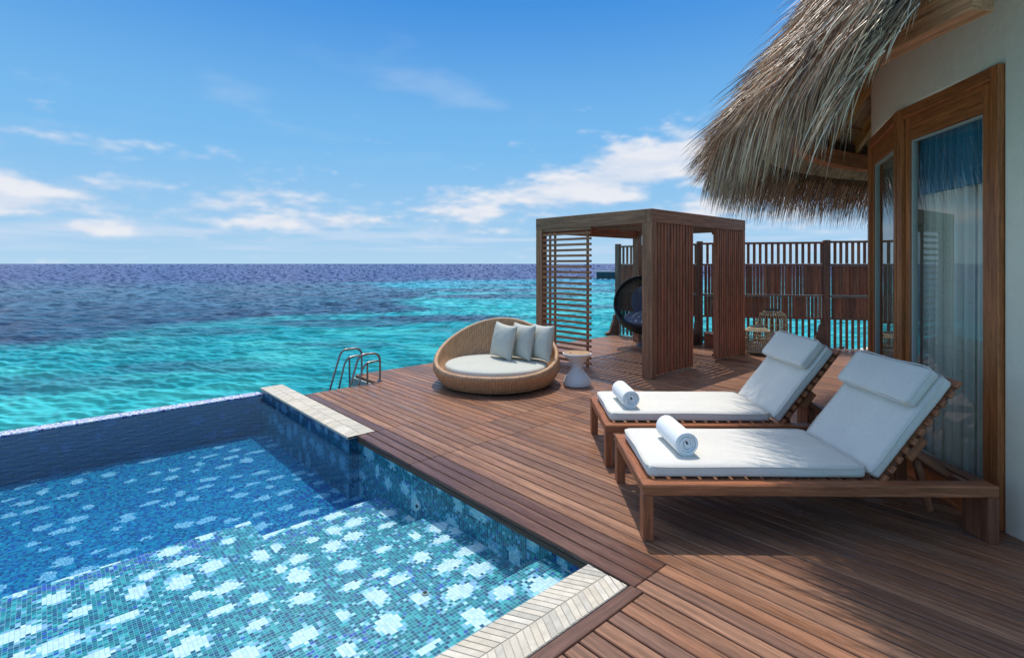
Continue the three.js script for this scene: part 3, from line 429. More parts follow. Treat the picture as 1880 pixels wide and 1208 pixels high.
// ------------------------------------------------------------------ the round villa with its thatched roof
{
  const v = thing('thatched_villa', 'round cream villa with a shaggy thatched roof and tall timber glass doors', 'villa', [villaX, 0, villaZ], TURN);
  const P = (deg, r, y = 0) => { const t = deg * Math.PI / 180; return [-r * Math.cos(t), y, -r * Math.sin(t)]; }, phi = [-1.4, 15.6, 33.6];
  const sc = (g, a, b) => { const u = g.attributes.uv; for (let i = 0; i < u.count; i++) u.setXY(i, u.getX(i) * a, u.getY(i) * b); return g; };
  mesh('wall', sc(ringSeg(phi[2] + 0.1, 358.5, 3.06, 3.3, -0.02, 3.95, 90), 1.6, 0.32), M.plaster, v);
  mesh('wall', sc(ringSeg(phi[0] - 0.1, phi[2] + 0.1, 3.06, 3.3, 2.722, 3.95, 24), 1.6, 0.32), M.plaster, v);
  mesh('door_hood', new THREE.TubeGeometry(new THREE.CatmullRomCurve3(Array.from({ length: 13 }, (_, i) => new THREE.Vector3(...P(mix(phi[0], phi[2], i / 12), 3.272, 2.728)))), 40, 0.027, 10), M.plaster, v);
  mesh('room_floor', new THREE.CircleGeometry(3.2, 48).rotateX(-Math.PI / 2), M.roomFloor, v, [0, -0.004, 0]);
  mesh('room_lining', ringSeg(36, 355, 2.9, 3.055, 0, 3.9, 60), M.roomWall, v);
  for (let i = 0; i < 2; i++) {                                                             // glass doors on the two nearest faces
    const a = new THREE.Vector3(...P(phi[i], 3.275)), b = new THREE.Vector3(...P(phi[i + 1], 3.275)), w = a.distanceTo(b), mid = a.clone().add(b).multiplyScalar(0.5), n = (phi[i] + phi[i + 1]) / 2 * Math.PI / 180;
    const d = new THREE.Group(); d.name = 'glass_door'; d.position.copy(mid); v.add(d);
    d.quaternion.setFromRotationMatrix(new THREE.Matrix4().makeBasis(b.clone().sub(a).normalize(), new THREE.Vector3(0, 1, 0), new THREE.Vector3().crossVectors(b.clone().sub(a).normalize(), new THREE.Vector3(0, 1, 0))));
    // local x from the near jamb to the far jamb; z points out of the house or in: keep it symmetric
    const s = 0.058, st = 0.095, hTop = 2.712, x0 = -w / 2, x1 = w / 2;
    mesh('casing', cbox(s, hTop, 0.11, 0.005, 1), M.door, d, [x0 + s / 2 + (i ? 0.002 : 0), hTop / 2, 0]); mesh('casing', cbox(s, hTop, 0.11, 0.005, 2), M.door, d, [x1 - s / 2, hTop / 2, 0]); mesh('casing', cbox(w - 2 * s - 0.004, 0.075, 0.108, 0.005, 3), M.door, d, [0, hTop - 0.0375, 0]);
    const lx0 = x0 + s + 0.004, lx1 = x1 - s - 0.004, lt = hTop - 0.079, lw = lx1 - lx0, gb = 0.185, gt = 2.465;
    mesh('stile', cbox(st, lt, 0.055, 0.004, 4), M.door, d, [lx0 + st / 2, lt / 2 + 0.004, 0]); mesh('stile', cbox(st * 0.6, lt, 0.055, 0.004, 0), M.door, d, [lx1 - st * 0.3, lt / 2 + 0.004, 0]);
    const gx0 = lx0 + st, gx1 = lx1 - st * 0.6, gw = gx1 - gx0, gc = (gx0 + gx1) / 2;
    mesh('top_rail', cbox(gw - 0.003, lt - gt, 0.053, 0.004, 2), M.door, d, [gc, (lt + gt) / 2 + 0.004, 0]); mesh('bottom_rail', cbox(gw - 0.003, gb - 0.02, 0.053, 0.004, 1), M.door, d, [gc, gb / 2 + 0.01, 0]);
    mesh('threshold', cbox(w - 0.02, 0.03, 0.19, 0.005, 1), M.door, d, [0, 0.012, 0]);
    for (const [bw, bhh, px, py] of [[gw - 0.002, 0.014, gc, gb + 0.008], [gw - 0.002, 0.014, gc, gt - 0.008], [0.014, gt - gb - 0.032, gx0 + 0.008, (gb + gt) / 2], [0.014, gt - gb - 0.032, gx1 - 0.008, (gb + gt) / 2]]) mesh('glazing_bead', cbox(bw, bhh, 0.036, 0.002), M.bead, d, [px, py, 0]);
    if (i) for (const y of [0.3, 1.35, 2.3]) mesh('hinge', new THREE.CylinderGeometry(0.008, 0.008, 0.11, 10), M.bead, d, [x1 + 0.004, y, 0.06]);
    mesh('pane', new THREE.PlaneGeometry(gw - 0.02, gt - gb - 0.02), M.glass, d, [gc, (gb + gt) / 2, 0]);
  }
  // eave ring, plate, rafters, battens
  mesh('eave_beam', ringSeg(-9, 200, 3.90, 4.02, 2.752, 2.935, 120), M.beam, v); mesh('wall_plate', ringSeg(-6.5, 200, 3.955, 4.055, 2.938, 3.06, 110), M.oldWood, v); mesh('end_block', ringSeg(-8.6, -5.2, 3.905, 4.01, 2.937, 3.10, 4), M.beam, v);
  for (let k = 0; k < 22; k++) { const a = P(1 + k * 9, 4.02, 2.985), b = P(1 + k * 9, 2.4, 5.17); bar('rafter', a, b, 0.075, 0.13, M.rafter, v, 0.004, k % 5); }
  for (let k = 0; k < 4; k++) { const r = 3.90 - k * 0.28, y = 3.205 + (3.90 - r) * 1.35; mesh('batten', ringSeg(-7, 200, r - 0.03, r + 0.03, y + 0.01, y + 0.05, 90, y - 0.035, y + 0.005), M.batten, v); }
  const cone = (p0, p1, prof, mat, name) => {
    const g = new THREE.LatheGeometry(prof.map((q) => new THREE.Vector2(...q)), 96, 0, (p1 - p0) * Math.PI / 180); g.rotateY(-Math.PI / 2 - p1 * Math.PI / 180 + Math.PI * 0); const uv = g.attributes.uv; for (let i = 0; i < uv.count; i++) uv.setXY(i, uv.getX(i) * (p1 - p0) / 20, uv.getY(i) * 4); return mesh(name, g, mat, v);
  };
  cone(-6.5, 240, [[2.6, 4.975], [3.3, 4.03], [4.0, 3.10], [4.30, 2.70]], M.mat, 'roof_lining');
  cone(-6.5, 240, [[4.30, 2.70], [4.42, 2.62], [4.48, 2.66], [4.42, 2.72], [4.1, 3.13], [3.6, 3.82], [2.6, 5.2], [0.2, 8.6]], M.straw, 'thatch_bed');
  cone(240, 352.5, [[3.9, 3.24], [3.92, 3.42], [3.6, 3.82], [2.6, 5.2], [0.2, 8.6]], M.straw, 'thatch_bed'); cone(240, 352.5, [[0.2, 8.2], [2.6, 4.975], [3.9, 3.24]], M.mat, 'roof_lining'); cone(-6.5, 240, [[0.2, 8.2], [2.6, 4.975]], M.mat, 'roof_lining');
  { // the cut end of the thatch over the doors, its shade painted near black
    const t = -6.4 * Math.PI / 180, e = [-Math.cos(t), -Math.sin(t)], poly = [[4.30, 2.70], [4.42, 2.62], [4.48, 2.66], [4.42, 2.72], [4.1, 3.13], [3.6, 3.82], [2.6, 5.2], [0.2, 8.6], [0.2, 8.2], [2.6, 4.975], [4.0, 3.10]], fl = THREE.ShapeUtils.triangulateShape(poly.map((q) => new THREE.Vector2(...q)), []);
    mesh('thatch_end', buildGeo(poly.flatMap(([r, y]) => [e[0] * r, y, e[1] * r]), poly.flatMap(([r, y]) => [r * 2, y * 2]), fl.flat()), M.hole, v);
  }
  // loose palm strands
  const R = rng(77), pos = [], col = [], idx = [], tones = [[0.88, 0.539, 0.3], [0.58, 0.335, 0.18], [0.26, 0.135, 0.074], [0.95, 0.679, 0.45], [0.42, 0.237, 0.135], [0.7, 0.437, 0.26], [0.13, 0.065, 0.037], [0.2, 0.102, 0.06]];
  const strand = (deg, r, y, out, down, side, len, droop, wd, bright = 1) => {
    const t = deg * Math.PI / 180, e = [-Math.cos(t), 0, -Math.sin(t)], s = [Math.sin(t), 0, -Math.cos(t)], n = 5, tone = tones[Math.floor(R() * tones.length)], k = (0.8 + R() * 0.45) * bright, tw = R() * Math.PI, twr = (R() - 0.5) * 1.6;
    let p = [e[0] * r, y, e[2] * r], dir = [e[0] * out + s[0] * side, -down, e[2] * out + s[2] * side], wave = (R() - 0.5) * 0.04, base = pos.length / 3;
    for (let i = 0; i <= n; i++) {
      const f = i / n, l = Math.hypot(...dir); dir = dir.map((q) => q / l); const w = wd * (i === n ? 0.12 : 1 - 0.55 * f), an = tw + twr * f;
      const a = [s[0], 0, s[2]], b = [dir[1] * a[2] - dir[2] * a[1], dir[2] * a[0] - dir[0] * a[2], dir[0] * a[1] - dir[1] * a[0]], c = [0, 1, 2].map((q) => a[q] * Math.cos(an) + b[q] * Math.sin(an)), c2 = [0, 1, 2].map((q) => -a[q] * Math.sin(an) + b[q] * Math.cos(an));
      for (const [m, h] of [[-1, 0], [0, 0.45], [1, 0]]) { pos.push(...[0, 1, 2].map((q) => p[q] + c[q] * w * m + c2[q] * w * h)); const g = k * (1 - 0.12 * f + (m ? 0 : 0.1)); col.push(tone[0] * g, tone[1] * g, tone[2] * g); }
      if (i < n) { const q = base + i * 3; idx.push(q, q + 1, q + 3, q + 1, q + 4, q + 3, q + 1, q + 2, q + 4, q + 2, q + 5, q + 4); }
      p = p.map((q, m) => q + dir[m] * len / n); dir = [dir[0] * (1 - droop * 0.5) + s[0] * wave, dir[1] - droop, dir[2] * (1 - droop * 0.5) + s[2] * wave];
    }
  };
  const surf = (r) => 2.70 + (4.52 - r) * 1.39;
  const clump = new Map();
  for (let k = 0; k < 27000; k++) {                              // laid in rows, in loose bundles that lean together
    const row = Math.floor(Math.pow(R(), 1.2) * 19), r = 4.52 - row * 0.135 - R() * 0.06, d = -3.2 + Math.pow(R(), 0.9) * 114, key = row * 1000 + Math.floor(d * 0.55 * r / 3);
    if (!clump.has(key)) clump.set(key, [(R() - 0.5) * 0.55, (R() - 0.5) * 0.24, 0.72 + R() * 0.5]);
    const [lean, lift, br] = clump.get(key);
    strand(d, r - 0.04 + R() * 0.05, surf(r) + 0.02 - R() * 0.05, 0.66 + lift + R() * 0.3, 0.80 - lift - R() * 0.22, lean + (R() - 0.5) * 0.5, 0.24 + R() * 0.34, 0.01 + R() * 0.07, 0.0021 + R() * 0.0028, br);
  }
  for (let k = 0; k < 7000; k++) { const d = -5 + R() * 155, r = 4.30 + R() * 0.24; strand(d, r, 2.60 + R() * 0.16, 0.25 + R() * 0.3, 0.85, (R() - 0.5) * 0.4, 0.32 + R() * 0.34, 0.10 + R() * 0.12, 0.0020 + R() * 0.0026, 0.9); }
  for (let k = 0; k < 4500; k++) { const r = 4.52 - R() * 2.7, f = R(); strand(f < 0.3 ? -7.4 + R() : -6.6 + R() * 3.8, r - 0.04, surf(r) + (f < 0.3 ? -R() * 0.30 : 0.02 - R() * 0.05), 0.55 + R() * 0.35, 0.85 - R() * 0.2, 0.22 - R() * 0.26, 0.24 + R() * 0.34, 0.1 + R() * 0.1, 0.0021 + R() * 0.0030, 0.9); }
  for (let k = 0; k < 260; k++) { const r = 4.62 - R() * 2.0, d = -3 + R() * 107; strand(d, r, surf(r) + 0.02, 0.8 + R() * 0.3, 0.55, (R() - 0.5) * 0.5, 0.3 + R() * 0.35, 0.02 + R() * 0.06, 0.003 + R() * 0.002); }
  mesh('thatch', buildGeo(pos, null, idx, col), M.strand, v).userData.kind = 'stuff';

  // curtains behind the doors
  const sheet = (p0, p1, r, y0, y1, amp, waves, seed, skew = 0) => {
    const nx = 160, ny = 10, ps = [], uvs = [], ix = [], a = new THREE.Vector3(...P(p0, r)), b = new THREE.Vector3(...P(p1, r)), n = new THREE.Vector3(-(b.z - a.z), 0, b.x - a.x).normalize();
    for (let j = 0; j <= ny; j++) for (let i = 0; i <= nx; i++) { const s = i / nx, f = j / ny, q = s + skew * (fbm(s * 9, seed, 2) - 0.5), z = amp * (Math.sin(q * waves * 6.283 + seed + 1.2 * Math.sin(s * 7 + seed)) + 0.4 * Math.sin(q * waves * 2.3 * 6.283 + f * 0.8)) * (0.75 + 0.35 * (1 - f)), p = a.clone().lerp(b, s).addScaledVector(n, z); ps.push(p.x, mix(y0, y1, f), p.z); uvs.push(s * 4, f * 8); }
    for (let j = 0; j < ny; j++) for (let i = 0; i < nx; i++) { const q = j * (nx + 1) + i; ix.push(q, q + 1, q + nx + 1, q + 1, q + nx + 2, q + nx + 1); }
    return buildGeo(ps, uvs, ix);
  };
  const hang = (name, label, geo, mat) => { const c = mesh(name, geo, mat, scene, [villaX, 0, villaZ]); c.rotation.y = TURN; tag(c, label, 'curtain'); };
  hang('sheer_curtain', 'sheer pale curtain with deep folds behind the nearest glass door', mergeGeometries([[0.2, 2.3, 3], [2.7, 5.2, 4], [5.9, 7.4, 2], [7.8, 10.3, 3], [11.0, 12.7, 2], [13.1, 15.2, 3]].map(([a, b, w], i) => sheet(a, b, 3.13, 0.03, 2.55, 0.034, w, i * 1.7 + 1, 0.1))), M.sheer);
  hang('blue_curtain', 'blue drape hanging at the top of the nearest glass door', sheet(0, 15.2, 3.19, 2.06, 2.6, 0.022, 10, 2, 0.03), M.blueCurtain);
}

// ------------------------------------------------------------------ sun loungers and their rolled towels
const loungerAt = (b, a) => [b, 0, -a];
{
  const Lx = 1.965, Wz = 0.86, Hh = 0.318, rail = 0.062;         // local: x from foot to head, -z to the far side, origin at the near foot corner
  const l = thing('sun_lounger', 'nearer teak sun lounger with white mattress, its raised back by the glass door', 'sun lounger', loungerAt(2.484, 1.649), TURN - 0.014, 'sun loungers with white mattresses');
  const yr = Hh - rail / 2, c = 0.005;
  mesh('side_rail', cbox(Lx, rail, 0.085, c, 1), M.lounger, l, [Lx / 2, yr, -0.0425]); mesh('side_rail', cbox(Lx, rail, 0.085, c, 2), M.lounger, l, [Lx / 2, yr, -Wz + 0.0425]);
  mesh('end_rail', cbox(0.075, rail - 0.001, Wz - 0.173, c, 3, 2), M.lounger, l, [0.0375, yr, -Wz / 2]); mesh('end_rail', cbox(0.075, rail - 0.001, Wz - 0.173, c, 4, 2), M.loungerDark, l, [Lx - 0.0375, yr, -Wz / 2]);
  const lh = Hh - rail - 0.001;
  for (const [x, z, sx, sz, m] of [[0.03, -0.0425, 0.06, 0.085, M.lounger], [0.03, -Wz + 0.0425, 0.06, 0.085, M.lounger], [Lx - 0.03, -0.09, 0.06, 0.18, M.loungerDark], [Lx - 0.03, -Wz + 0.09, 0.06, 0.18, M.loungerDark]]) mesh('leg', cbox(sx, lh, sz, c, Math.round(x * 3 - z * 5)), m, l, [x, lh / 2, z]);
  for (let k = 0; k < 14; k++) mesh('bed_slat', cbox(0.062, 0.018, Wz - 0.15, 0.003, k % 5), M.loungerDark, l, [0.13 + k * 0.09, Hh - 0.008, -Wz / 2]);
  const hx = 1.395, hy = Hh + 0.005, an = 0.915, Lb = 0.69;
  const back = new THREE.Group(); back.name = 'backrest'; back.position.set(hx, hy, 0); back.rotation.z = an; l.add(back);
  for (const z of [-0.16, -Wz + 0.16]) mesh('back_rail', cbox(Lb, 0.045, 0.04, c, 2), M.loungerDark, back, [Lb / 2, -0.03, z]);
  for (let k = 0; k < 11; k++) mesh('back_slat', cbox(0.044, 0.022, Wz - 0.14, 0.003, k % 5), M.lounger, back, [0.0 + k * 0.0675, 0.004, -Wz / 2]);
  mesh('hinge_plate', cbox(0.15, 0.05, 0.022, 0.012, 1), M.lounger, back, [0.25, -0.065, -0.125]);
  for (const z of [-0.19, -Wz + 0.19]) { bar('prop', [hx + 0.2, Hh + 0.15, z], [hx + 0.47, Hh - 0.03, z], 0.03, 0.04, M.loungerDark, l, 0.003, 1); bar('prop', [hx + 0.245, Hh + 0.2, z - 0.035], [hx + 0.36, 0.08, z - 0.035], 0.03, 0.04, M.loungerDark, l, 0.003, 2); }
  bar('cross_bar', [hx + 0.46, Hh - 0.025, -0.09], [hx + 0.46, Hh - 0.025, -Wz + 0.09], 0.04, 0.04, M.loungerDark, l, 0.003, 3);
  const soft = (sx, sy, sz, r, seed, sag) => { const g = new RoundedBoxGeometry(sx, sy, sz, 6, r), big = new THREE.BoxGeometry(sx, sy, sz, 36, 6, 20), p = big.attributes.position, uv = big.attributes.uv; // rounded by hand so that the faces stay finely divided
    for (let i = 0; i < p.count; i++) { const q = [p.getX(i), p.getY(i), p.getZ(i)], h = [sx / 2 - r, sy / 2 - r, sz / 2 - r], cc = q.map((v, k) => clamp(v, -h[k], h[k])), d = q.map((v, k) => v - cc[k]), l2 = Math.hypot(...d) || 1; let o = cc.map((v, k) => v + d[k] / l2 * Math.min(l2, r)); if (l2 > 1e-6) o = cc.map((v, k) => v + d[k] / l2 * r); const e = (1 - (2 * q[0] / sx) ** 2) * (1 - (2 * q[2] / sz) ** 2); o[1] += (q[1] > 0 ? 1 : 0.2) * (e * sag + (fbm(q[0] * 5 + seed, q[2] * 5, 3) - 0.5) * 0.006); o[2] += (fbm(q[0] * 4 + seed, 3, 2) - 0.5) * 0.008 * Math.sign(q[2]); p.setXYZ(i, ...o); uv.setXY(i, q[0] + seed * 0.3, q[2] + q[1]); }
    big.computeVertexNormals(); return toCreasedNormals(mergeVertices(big, 1e-4), 1.2); };
  const cw = 0.685, cz = -Wz / 2, seat = mesh('mattress', soft(1.245, 0.072, cw, 0.022, 1, 0.006), M.cushion, l, [0.05 + 0.6225, Hh + 0.040, cz]);
  const pipe = (sx, sz, y, m, par) => { const r = 0.02, q = [[-sx / 2, y, -sz / 2 + r], [-sx / 2 + r, y, -sz / 2], [0, y, -sz / 2], [sx / 2 - r, y, -sz / 2], [sx / 2, y, -sz / 2 + r], [sx / 2, y, 0], [sx / 2, y, sz / 2 - r], [sx / 2 - r, y, sz / 2], [0, y, sz / 2], [-sx / 2 + r, y, sz / 2], [-sx / 2, y, sz / 2 - r], [-sx / 2, y, 0]]; mesh('piping', tube(q, 0.0038, 90, 5, true), m, par); };
  pipe(1.240, cw - 0.004, 0.0265, M.cushion, seat);
  const bm = mesh('back_mattress', soft(0.70, 0.072, cw, 0.022, 4, 0.006), M.cushion, back, [0.322, 0.054, cz]); pipe(0.695, cw - 0.004, 0.0265, M.cushion, bm);
  const hd = mesh('headrest', soft(0.25, 0.072, cw - 0.03, 0.024, 7, 0.008), M.cushion, back, [0.545, 0.128, cz]); pipe(0.245, cw - 0.034, 0.0255, M.cushion, hd);
  const l2 = l.clone(); l2.name = numbered('sun_lounger'); l2.position.set(...loungerAt(3.185, 2.447)); scene.add(l2); tag(l2, 'farther teak sun lounger with white mattress, its back dappled by thatch shade', 'sun lounger', 'sun loungers with white mattresses');
  // a towel rolled up: a spiral band
  const turns = 4.5, seg = 30, th = 0.0118, len = 0.37, sp = [], pos = [], uv = [], idx = [];
  for (let i = 0; i <= turns * seg; i++) { const t = i / seg * 2 * Math.PI, r = 0.003 + 0.0138 * i / seg; sp.push([Math.cos(t) * r, Math.sin(t) * r, Math.cos(t) * (r + th), Math.sin(t) * (r + th), t * r]); }
  const nz = 10; const ring = (i, j) => { const s = sp[i], z = (j / nz - 0.5) * (len - 0.03 * (1 - i / (turns * seg)) + 0.012 * Math.sin(i * 0.13)); return [[s[0], s[1], z], [s[2], s[3], z + (j === 0 ? 0.003 : j === nz ? -0.003 : 0)]]; };
  for (let i = 0; i < sp.length - 1; i++) { const quads = []; for (let j = 0; j < nz; j++) { const a = ring(i, j), b = ring(i + 1, j), cc = ring(i + 1, j + 1), d = ring(i, j + 1); quads.push([a[1], b[1], cc[1], d[1]], [b[0], a[0], d[0], cc[0]]); } for (const j of [0, nz]) { const a = ring(i, j), b = ring(i + 1, j); quads.push(j ? [a[0], a[1], b[1], b[0]] : [b[0], b[1], a[1], a[0]]); }
    for (const q of quads) for (const k of [0, 1, 2, 0, 2, 3]) { pos.push(...q[k]); uv.push(sp[i][4], q[k][2]); } }
  const tg = toCreasedNormals(buildGeo(pos, uv), 0.9), t1 = mesh('rolled_towel', tg, M.towel, scene); tag(t1, 'white rolled towel on the nearer lounger', 'towel', 'rolled towels on the loungers');
  const place = (o, L, x, z, turn) => { L.updateMatrixWorld(true); const w = new THREE.Vector3(x, Hh + 0.078 + 0.073, z).applyMatrix4(L.matrixWorld); o.position.copy(w); o.rotation.set(0, L.rotation.y + turn, 0); o.rotateZ(2.2); };
  place(t1, l, 0.305, -0.40, 0.06);
  const t2 = t1.clone(); t2.name = numbered('rolled_towel'); scene.add(t2); tag(t2, 'white rolled towel on the farther lounger, nearer the daybed', 'towel', 'rolled towels on the loungers'); place(t2, l2, 0.225, -0.36, 0.05);
}

// ------------------------------------------------------------------ round wicker daybed and its cushions
{
  const camB = (X, d) => 0.74047 * X + 0.67209 * d, camA = (X, d) => -0.67209 * X + 0.74047 * d;
  const d = thing('wicker_daybed', 'round tan wicker daybed with high curved back by the sea', 'daybed', [camB(-0.2, 6.76), 0, -camA(-0.2, 6.76)], TURN);
  const nT = 896, pos = [], uv = [], idx = [], prof = [];
  for (let i = 0; i <= 12; i++) { const s = i / 12; prof.push([mix(0.66, 0.815, Math.sin(Math.min(1, s * 1.5) * Math.PI / 2)) - 0.02 * Math.max(0, s - 0.6), s, 0]); }
  const N = 12 + 5 + 9;
  for (let t = 0; t <= nT; t++) {
    const th = t / nT * 2 * Math.PI, s = (1 + Math.cos(th - 0.12)) / 2, rimY = 0.215 + 0.53 * Math.pow(s, 1.75), rimR = 0.805 - 0.05 * s * s, wob = 1 + 0.003 * Math.sin(th * 5) + 0.0055 * Math.cos(th * 128);
    const P = [];
    for (let i = 0; i <= 12; i++) { const f = i / 12, y = 0.025 + (rimY - 0.025) * f, bulge = Math.sin(Math.PI * Math.min(1, Math.max(0, (y - 0.0) / 0.42)) * 0.5), r = mix(0.655, 0.82, Math.pow(Math.min(1, y / 0.2), 0.6) * (y < 0.2 ? 1 : 1)) - Math.max(0, y - 0.25) * 0.12; P.push([r, y]); }
    const rr = P[12][0]; for (let i = 1; i <= 5; i++) { const a = Math.PI * i / 5; P.push([rr - 0.028 + 0.028 * Math.cos(a), rimY + 0.028 * Math.sin(a)]); }
    for (let i = 1; i <= 9; i++) { const f = i / 9; P.push([mix(rr - 0.056, 0.60, f * f), mix(rimY, 0.13, f)]); }
    let arc = 0; P.forEach(([r, y], k) => { if (k) arc += Math.hypot(r - P[k - 1][0], y - P[k - 1][1]); pos.push(Math.sin(th) * r * wob, y, -Math.cos(th) * r * wob); uv.push(th / (2 * Math.PI) * 16, arc / 0.22); });
  }
  for (let t = 0; t < nT; t++) for (let k = 0; k < N; k++) { const q = t * (N + 1) + k; idx.push(q, q + 1, q + N + 1, q + 1, q + N + 2, q + N + 1); }
  mesh('wicker_shell', buildGeo(pos, uv, idx), M.wicker, d);
  mesh('plinth', new THREE.CylinderGeometry(0.62, 0.60, 0.05, 48), M.bronze, d, [0, 0.026, 0]);
  const cp = [[0.001, 0.15], [0.60, 0.15], [0.655, 0.165], [0.672, 0.20], [0.668, 0.245], [0.64, 0.268], [0.55, 0.277], [0.3, 0.285], [0.001, 0.287]].map((p) => new THREE.Vector2(...p));
  const cg = new THREE.LatheGeometry(new THREE.SplineCurve(cp).getPoints(40), 80), cuv = cg.attributes.uv, cpos = cg.attributes.position; for (let i = 0; i < cuv.count; i++) cuv.setXY(i, cpos.getX(i) + 1, cpos.getZ(i) + cpos.getY(i)); mesh('seat_cushion', cg, M.sage, d);
  // three scatter pillows against the right of the back
  const n = 30, pp = [], pu = [], pi = [];
  for (const side of [1, -1]) for (let j = 0; j <= n; j++) for (let i = 0; i <= n; i++) { const x = i / n * 2 - 1, y = j / n * 2 - 1, z = Math.pow(Math.max(0, (1 - x * x) * (1 - y * y)), 0.42) * 0.095 + (fbm(x * 2.5 + side * 9, y * 2.5, 3) - 0.5) * 0.016 * (1 - x * x) * (1 - y * y), ex = x * (1 - 0.09 * (1 - y * y)), ey = y * (1 - 0.09 * (1 - x * x)); pp.push(ex * 0.235, ey * 0.235, side * z); pu.push(x * 0.25, y * 0.25); }
  for (let s = 0; s < 2; s++) for (let j = 0; j < n; j++) for (let i = 0; i < n; i++) { const q = s * (n + 1) * (n + 1) + j * (n + 1) + i, a = [q, q + 1, q + n + 1, q + 1, q + n + 2, q + n + 1]; if (s) a.reverse(); pi.push(...a); }
  const pg0 = mergeVertices(buildGeo(pp, null, pi), 1e-5); pg0.computeVertexNormals(); { const q = pg0.attributes.position, u = []; for (let i = 0; i < q.count; i++) u.push(q.getX(i), q.getY(i)); pg0.setAttribute('uv', new THREE.Float32BufferAttribute(u, 2)); }
  const spots = [[-0.115, 6.93, 0.92, 'left'], [0.135, 6.90, 0.95, 'middle'], [0.385, 6.80, 1.02, 'right']], labels = ['sage pillow on the daybed, the one farthest from the pergola screen', 'sage pillow on the daybed between two others', 'sage pillow on the daybed nearest the slatted pergola screen'];
  spots.forEach(([X, dd, turn], i) => { const p = mesh(numbered('scatter_pillow'), pg0, M.sage, scene, [camB(X, dd), 0.518, -camA(X, dd)]); p.rotation.order = 'YXZ'; p.rotation.set(-0.2, TURN - turn, i * 0.05 - 0.06); tag(p, labels[i], 'pillow', 'scatter pillows on the daybed'); });
}

// ------------------------------------------------------------------ side table
{
  const s = thing('side_table', 'white hourglass side table with pale wooden top by the slatted screen', 'side table', [5.085, 0, -4.36]);
  const pr = new THREE.SplineCurve([[0.001, 0.004], [0.165, 0.004], [0.178, 0.02], [0.176, 0.05], [0.155, 0.10], [0.11, 0.155], [0.078, 0.205], [0.073, 0.24], [0.088, 0.285], [0.135, 0.34], [0.178, 0.383], [0.186, 0.398], [0.182, 0.408], [0.170, 0.408]].map((p) => new THREE.Vector2(...p))).getPoints(70);
  mesh('body', new THREE.LatheGeometry(pr, 56), M.tableShell, s);
  const t = mesh('top', new THREE.CylinderGeometry(0.170, 0.168, 0.012, 56), M.tableTop, s, [0, 0.407, 0]); mesh('finger_hole', new THREE.CylinderGeometry(0.013, 0.013, 0.003, 18), M.hole, t, [-0.10, 0.0062, -0.02]);
}

// ------------------------------------------------------------------ woven egg chair behind the pergola
{
  const camB = (X, d) => 0.74047 * X + 0.67209 * d, camA = (X, d) => -0.67209 * X + 0.74047 * d;
  const e = thing('egg_chair', 'black woven egg chair with slate blue cushion beyond the pergola post', 'egg chair', [camB(2.42, 9.55), 0, -camA(2.42, 9.55)], TURN);
  const C = new THREE.Vector3(0, 0.79, 0), r = 0.53, axis = new THREE.Vector3(-0.42, 0.34, 0.84).normalize(), q = new THREE.Quaternion().setFromUnitVectors(new THREE.Vector3(0, 1, 0), axis), shell = [], cut = 0.62, R = rng(4);
  const S = (th, ph, k = 1) => new THREE.Vector3(Math.sin(th) * Math.cos(ph), Math.cos(th), Math.sin(th) * Math.sin(ph)).multiplyScalar(r * k).applyQuaternion(q).add(C).toArray();
  const t0 = 1.12;
  for (let k = 0; k < 40; k++) { const th = t0 + (Math.PI - t0 - 0.06) * k / 39; shell.push(tube(Array.from({ length: 20 }, (_, i) => S(th, i / 20 * 2 * Math.PI, 1 + 0.012 * (i & 1 ? 1 : -1))), 0.0085, 64, 4, true)); }
  for (let k = 0; k < 64; k++) { const ph = k / 64 * 2 * Math.PI; shell.push(tube(Array.from({ length: 9 }, (_, i) => S(t0 + (Math.PI - t0 - 0.06) * i / 8, ph, 1 + 0.012 * ((i + k) & 1 ? 1 : -1))), 0.007, 24, 4)); }
  mesh('woven_shell', mergeGeometries(shell), M.eggWeave, e);
  mesh('rim', tube(Array.from({ length: 24 }, (_, i) => S(t0, i / 24 * 2 * Math.PI)), 0.02, 90, 8, true), M.bronze, e);
  const fr = []; for (let k = 0; k < 420; k++) { const ph = R() * 6.283, th = 1.3 + R() * 1.5, p = S(th, ph, 1.01); if (p[1] > 0.62) continue; fr.push(tube([p, [p[0] + (R() - 0.5) * 0.03, p[1] - 0.035, p[2] + (R() - 0.5) * 0.03], [p[0] + (R() - 0.5) * 0.05, p[1] - 0.07 - R() * 0.03, p[2] + (R() - 0.5) * 0.05]], 0.003, 3, 3)); }
  mesh('fringe', mergeGeometries(fr), M.eggWeave, e).userData.kind = 'stuff';
  const cg = new THREE.SphereGeometry(r * 0.93, 40, 24, 0, Math.PI * 2, 0, 1.05); cg.rotateX(Math.PI);
  const seat = new THREE.SphereGeometry(1, 36, 24); seat.scale(0.40, 0.10, 0.36); mesh('seat_cushion', seat, M.eggCushion, e, [0.03, 0.545, 0.06], [0.22, 0.2, 0]);
  const bk = new THREE.SphereGeometry(1, 36, 24); bk.scale(0.32, 0.34, 0.09); mesh('back_cushion', bk, M.eggCushion, e, [0.12, 0.80, -0.24], [-0.35, 0.3, 0]);
  mesh('stand', tube([[0.30, 0.02, -0.30], [0.42, 0.5, -0.42], [0.46, 1.1, -0.40], [0.36, 1.48, -0.28], [0.14, 1.52, -0.1], [0.05, 1.40, -0.02]], 0.028, 60, 10), M.bronze, e);
  mesh('hanger', tube([[0.05, 1.40, -0.02], [0.03, 1.35, -0.02], [0.02, 1.29, -0.03]], 0.01, 6, 6), M.bronze, e);
  mesh('stand_foot', new THREE.CylinderGeometry(0.34, 0.36, 0.025, 40), M.bronze, e, [0.30, 0.013, -0.28]);
}

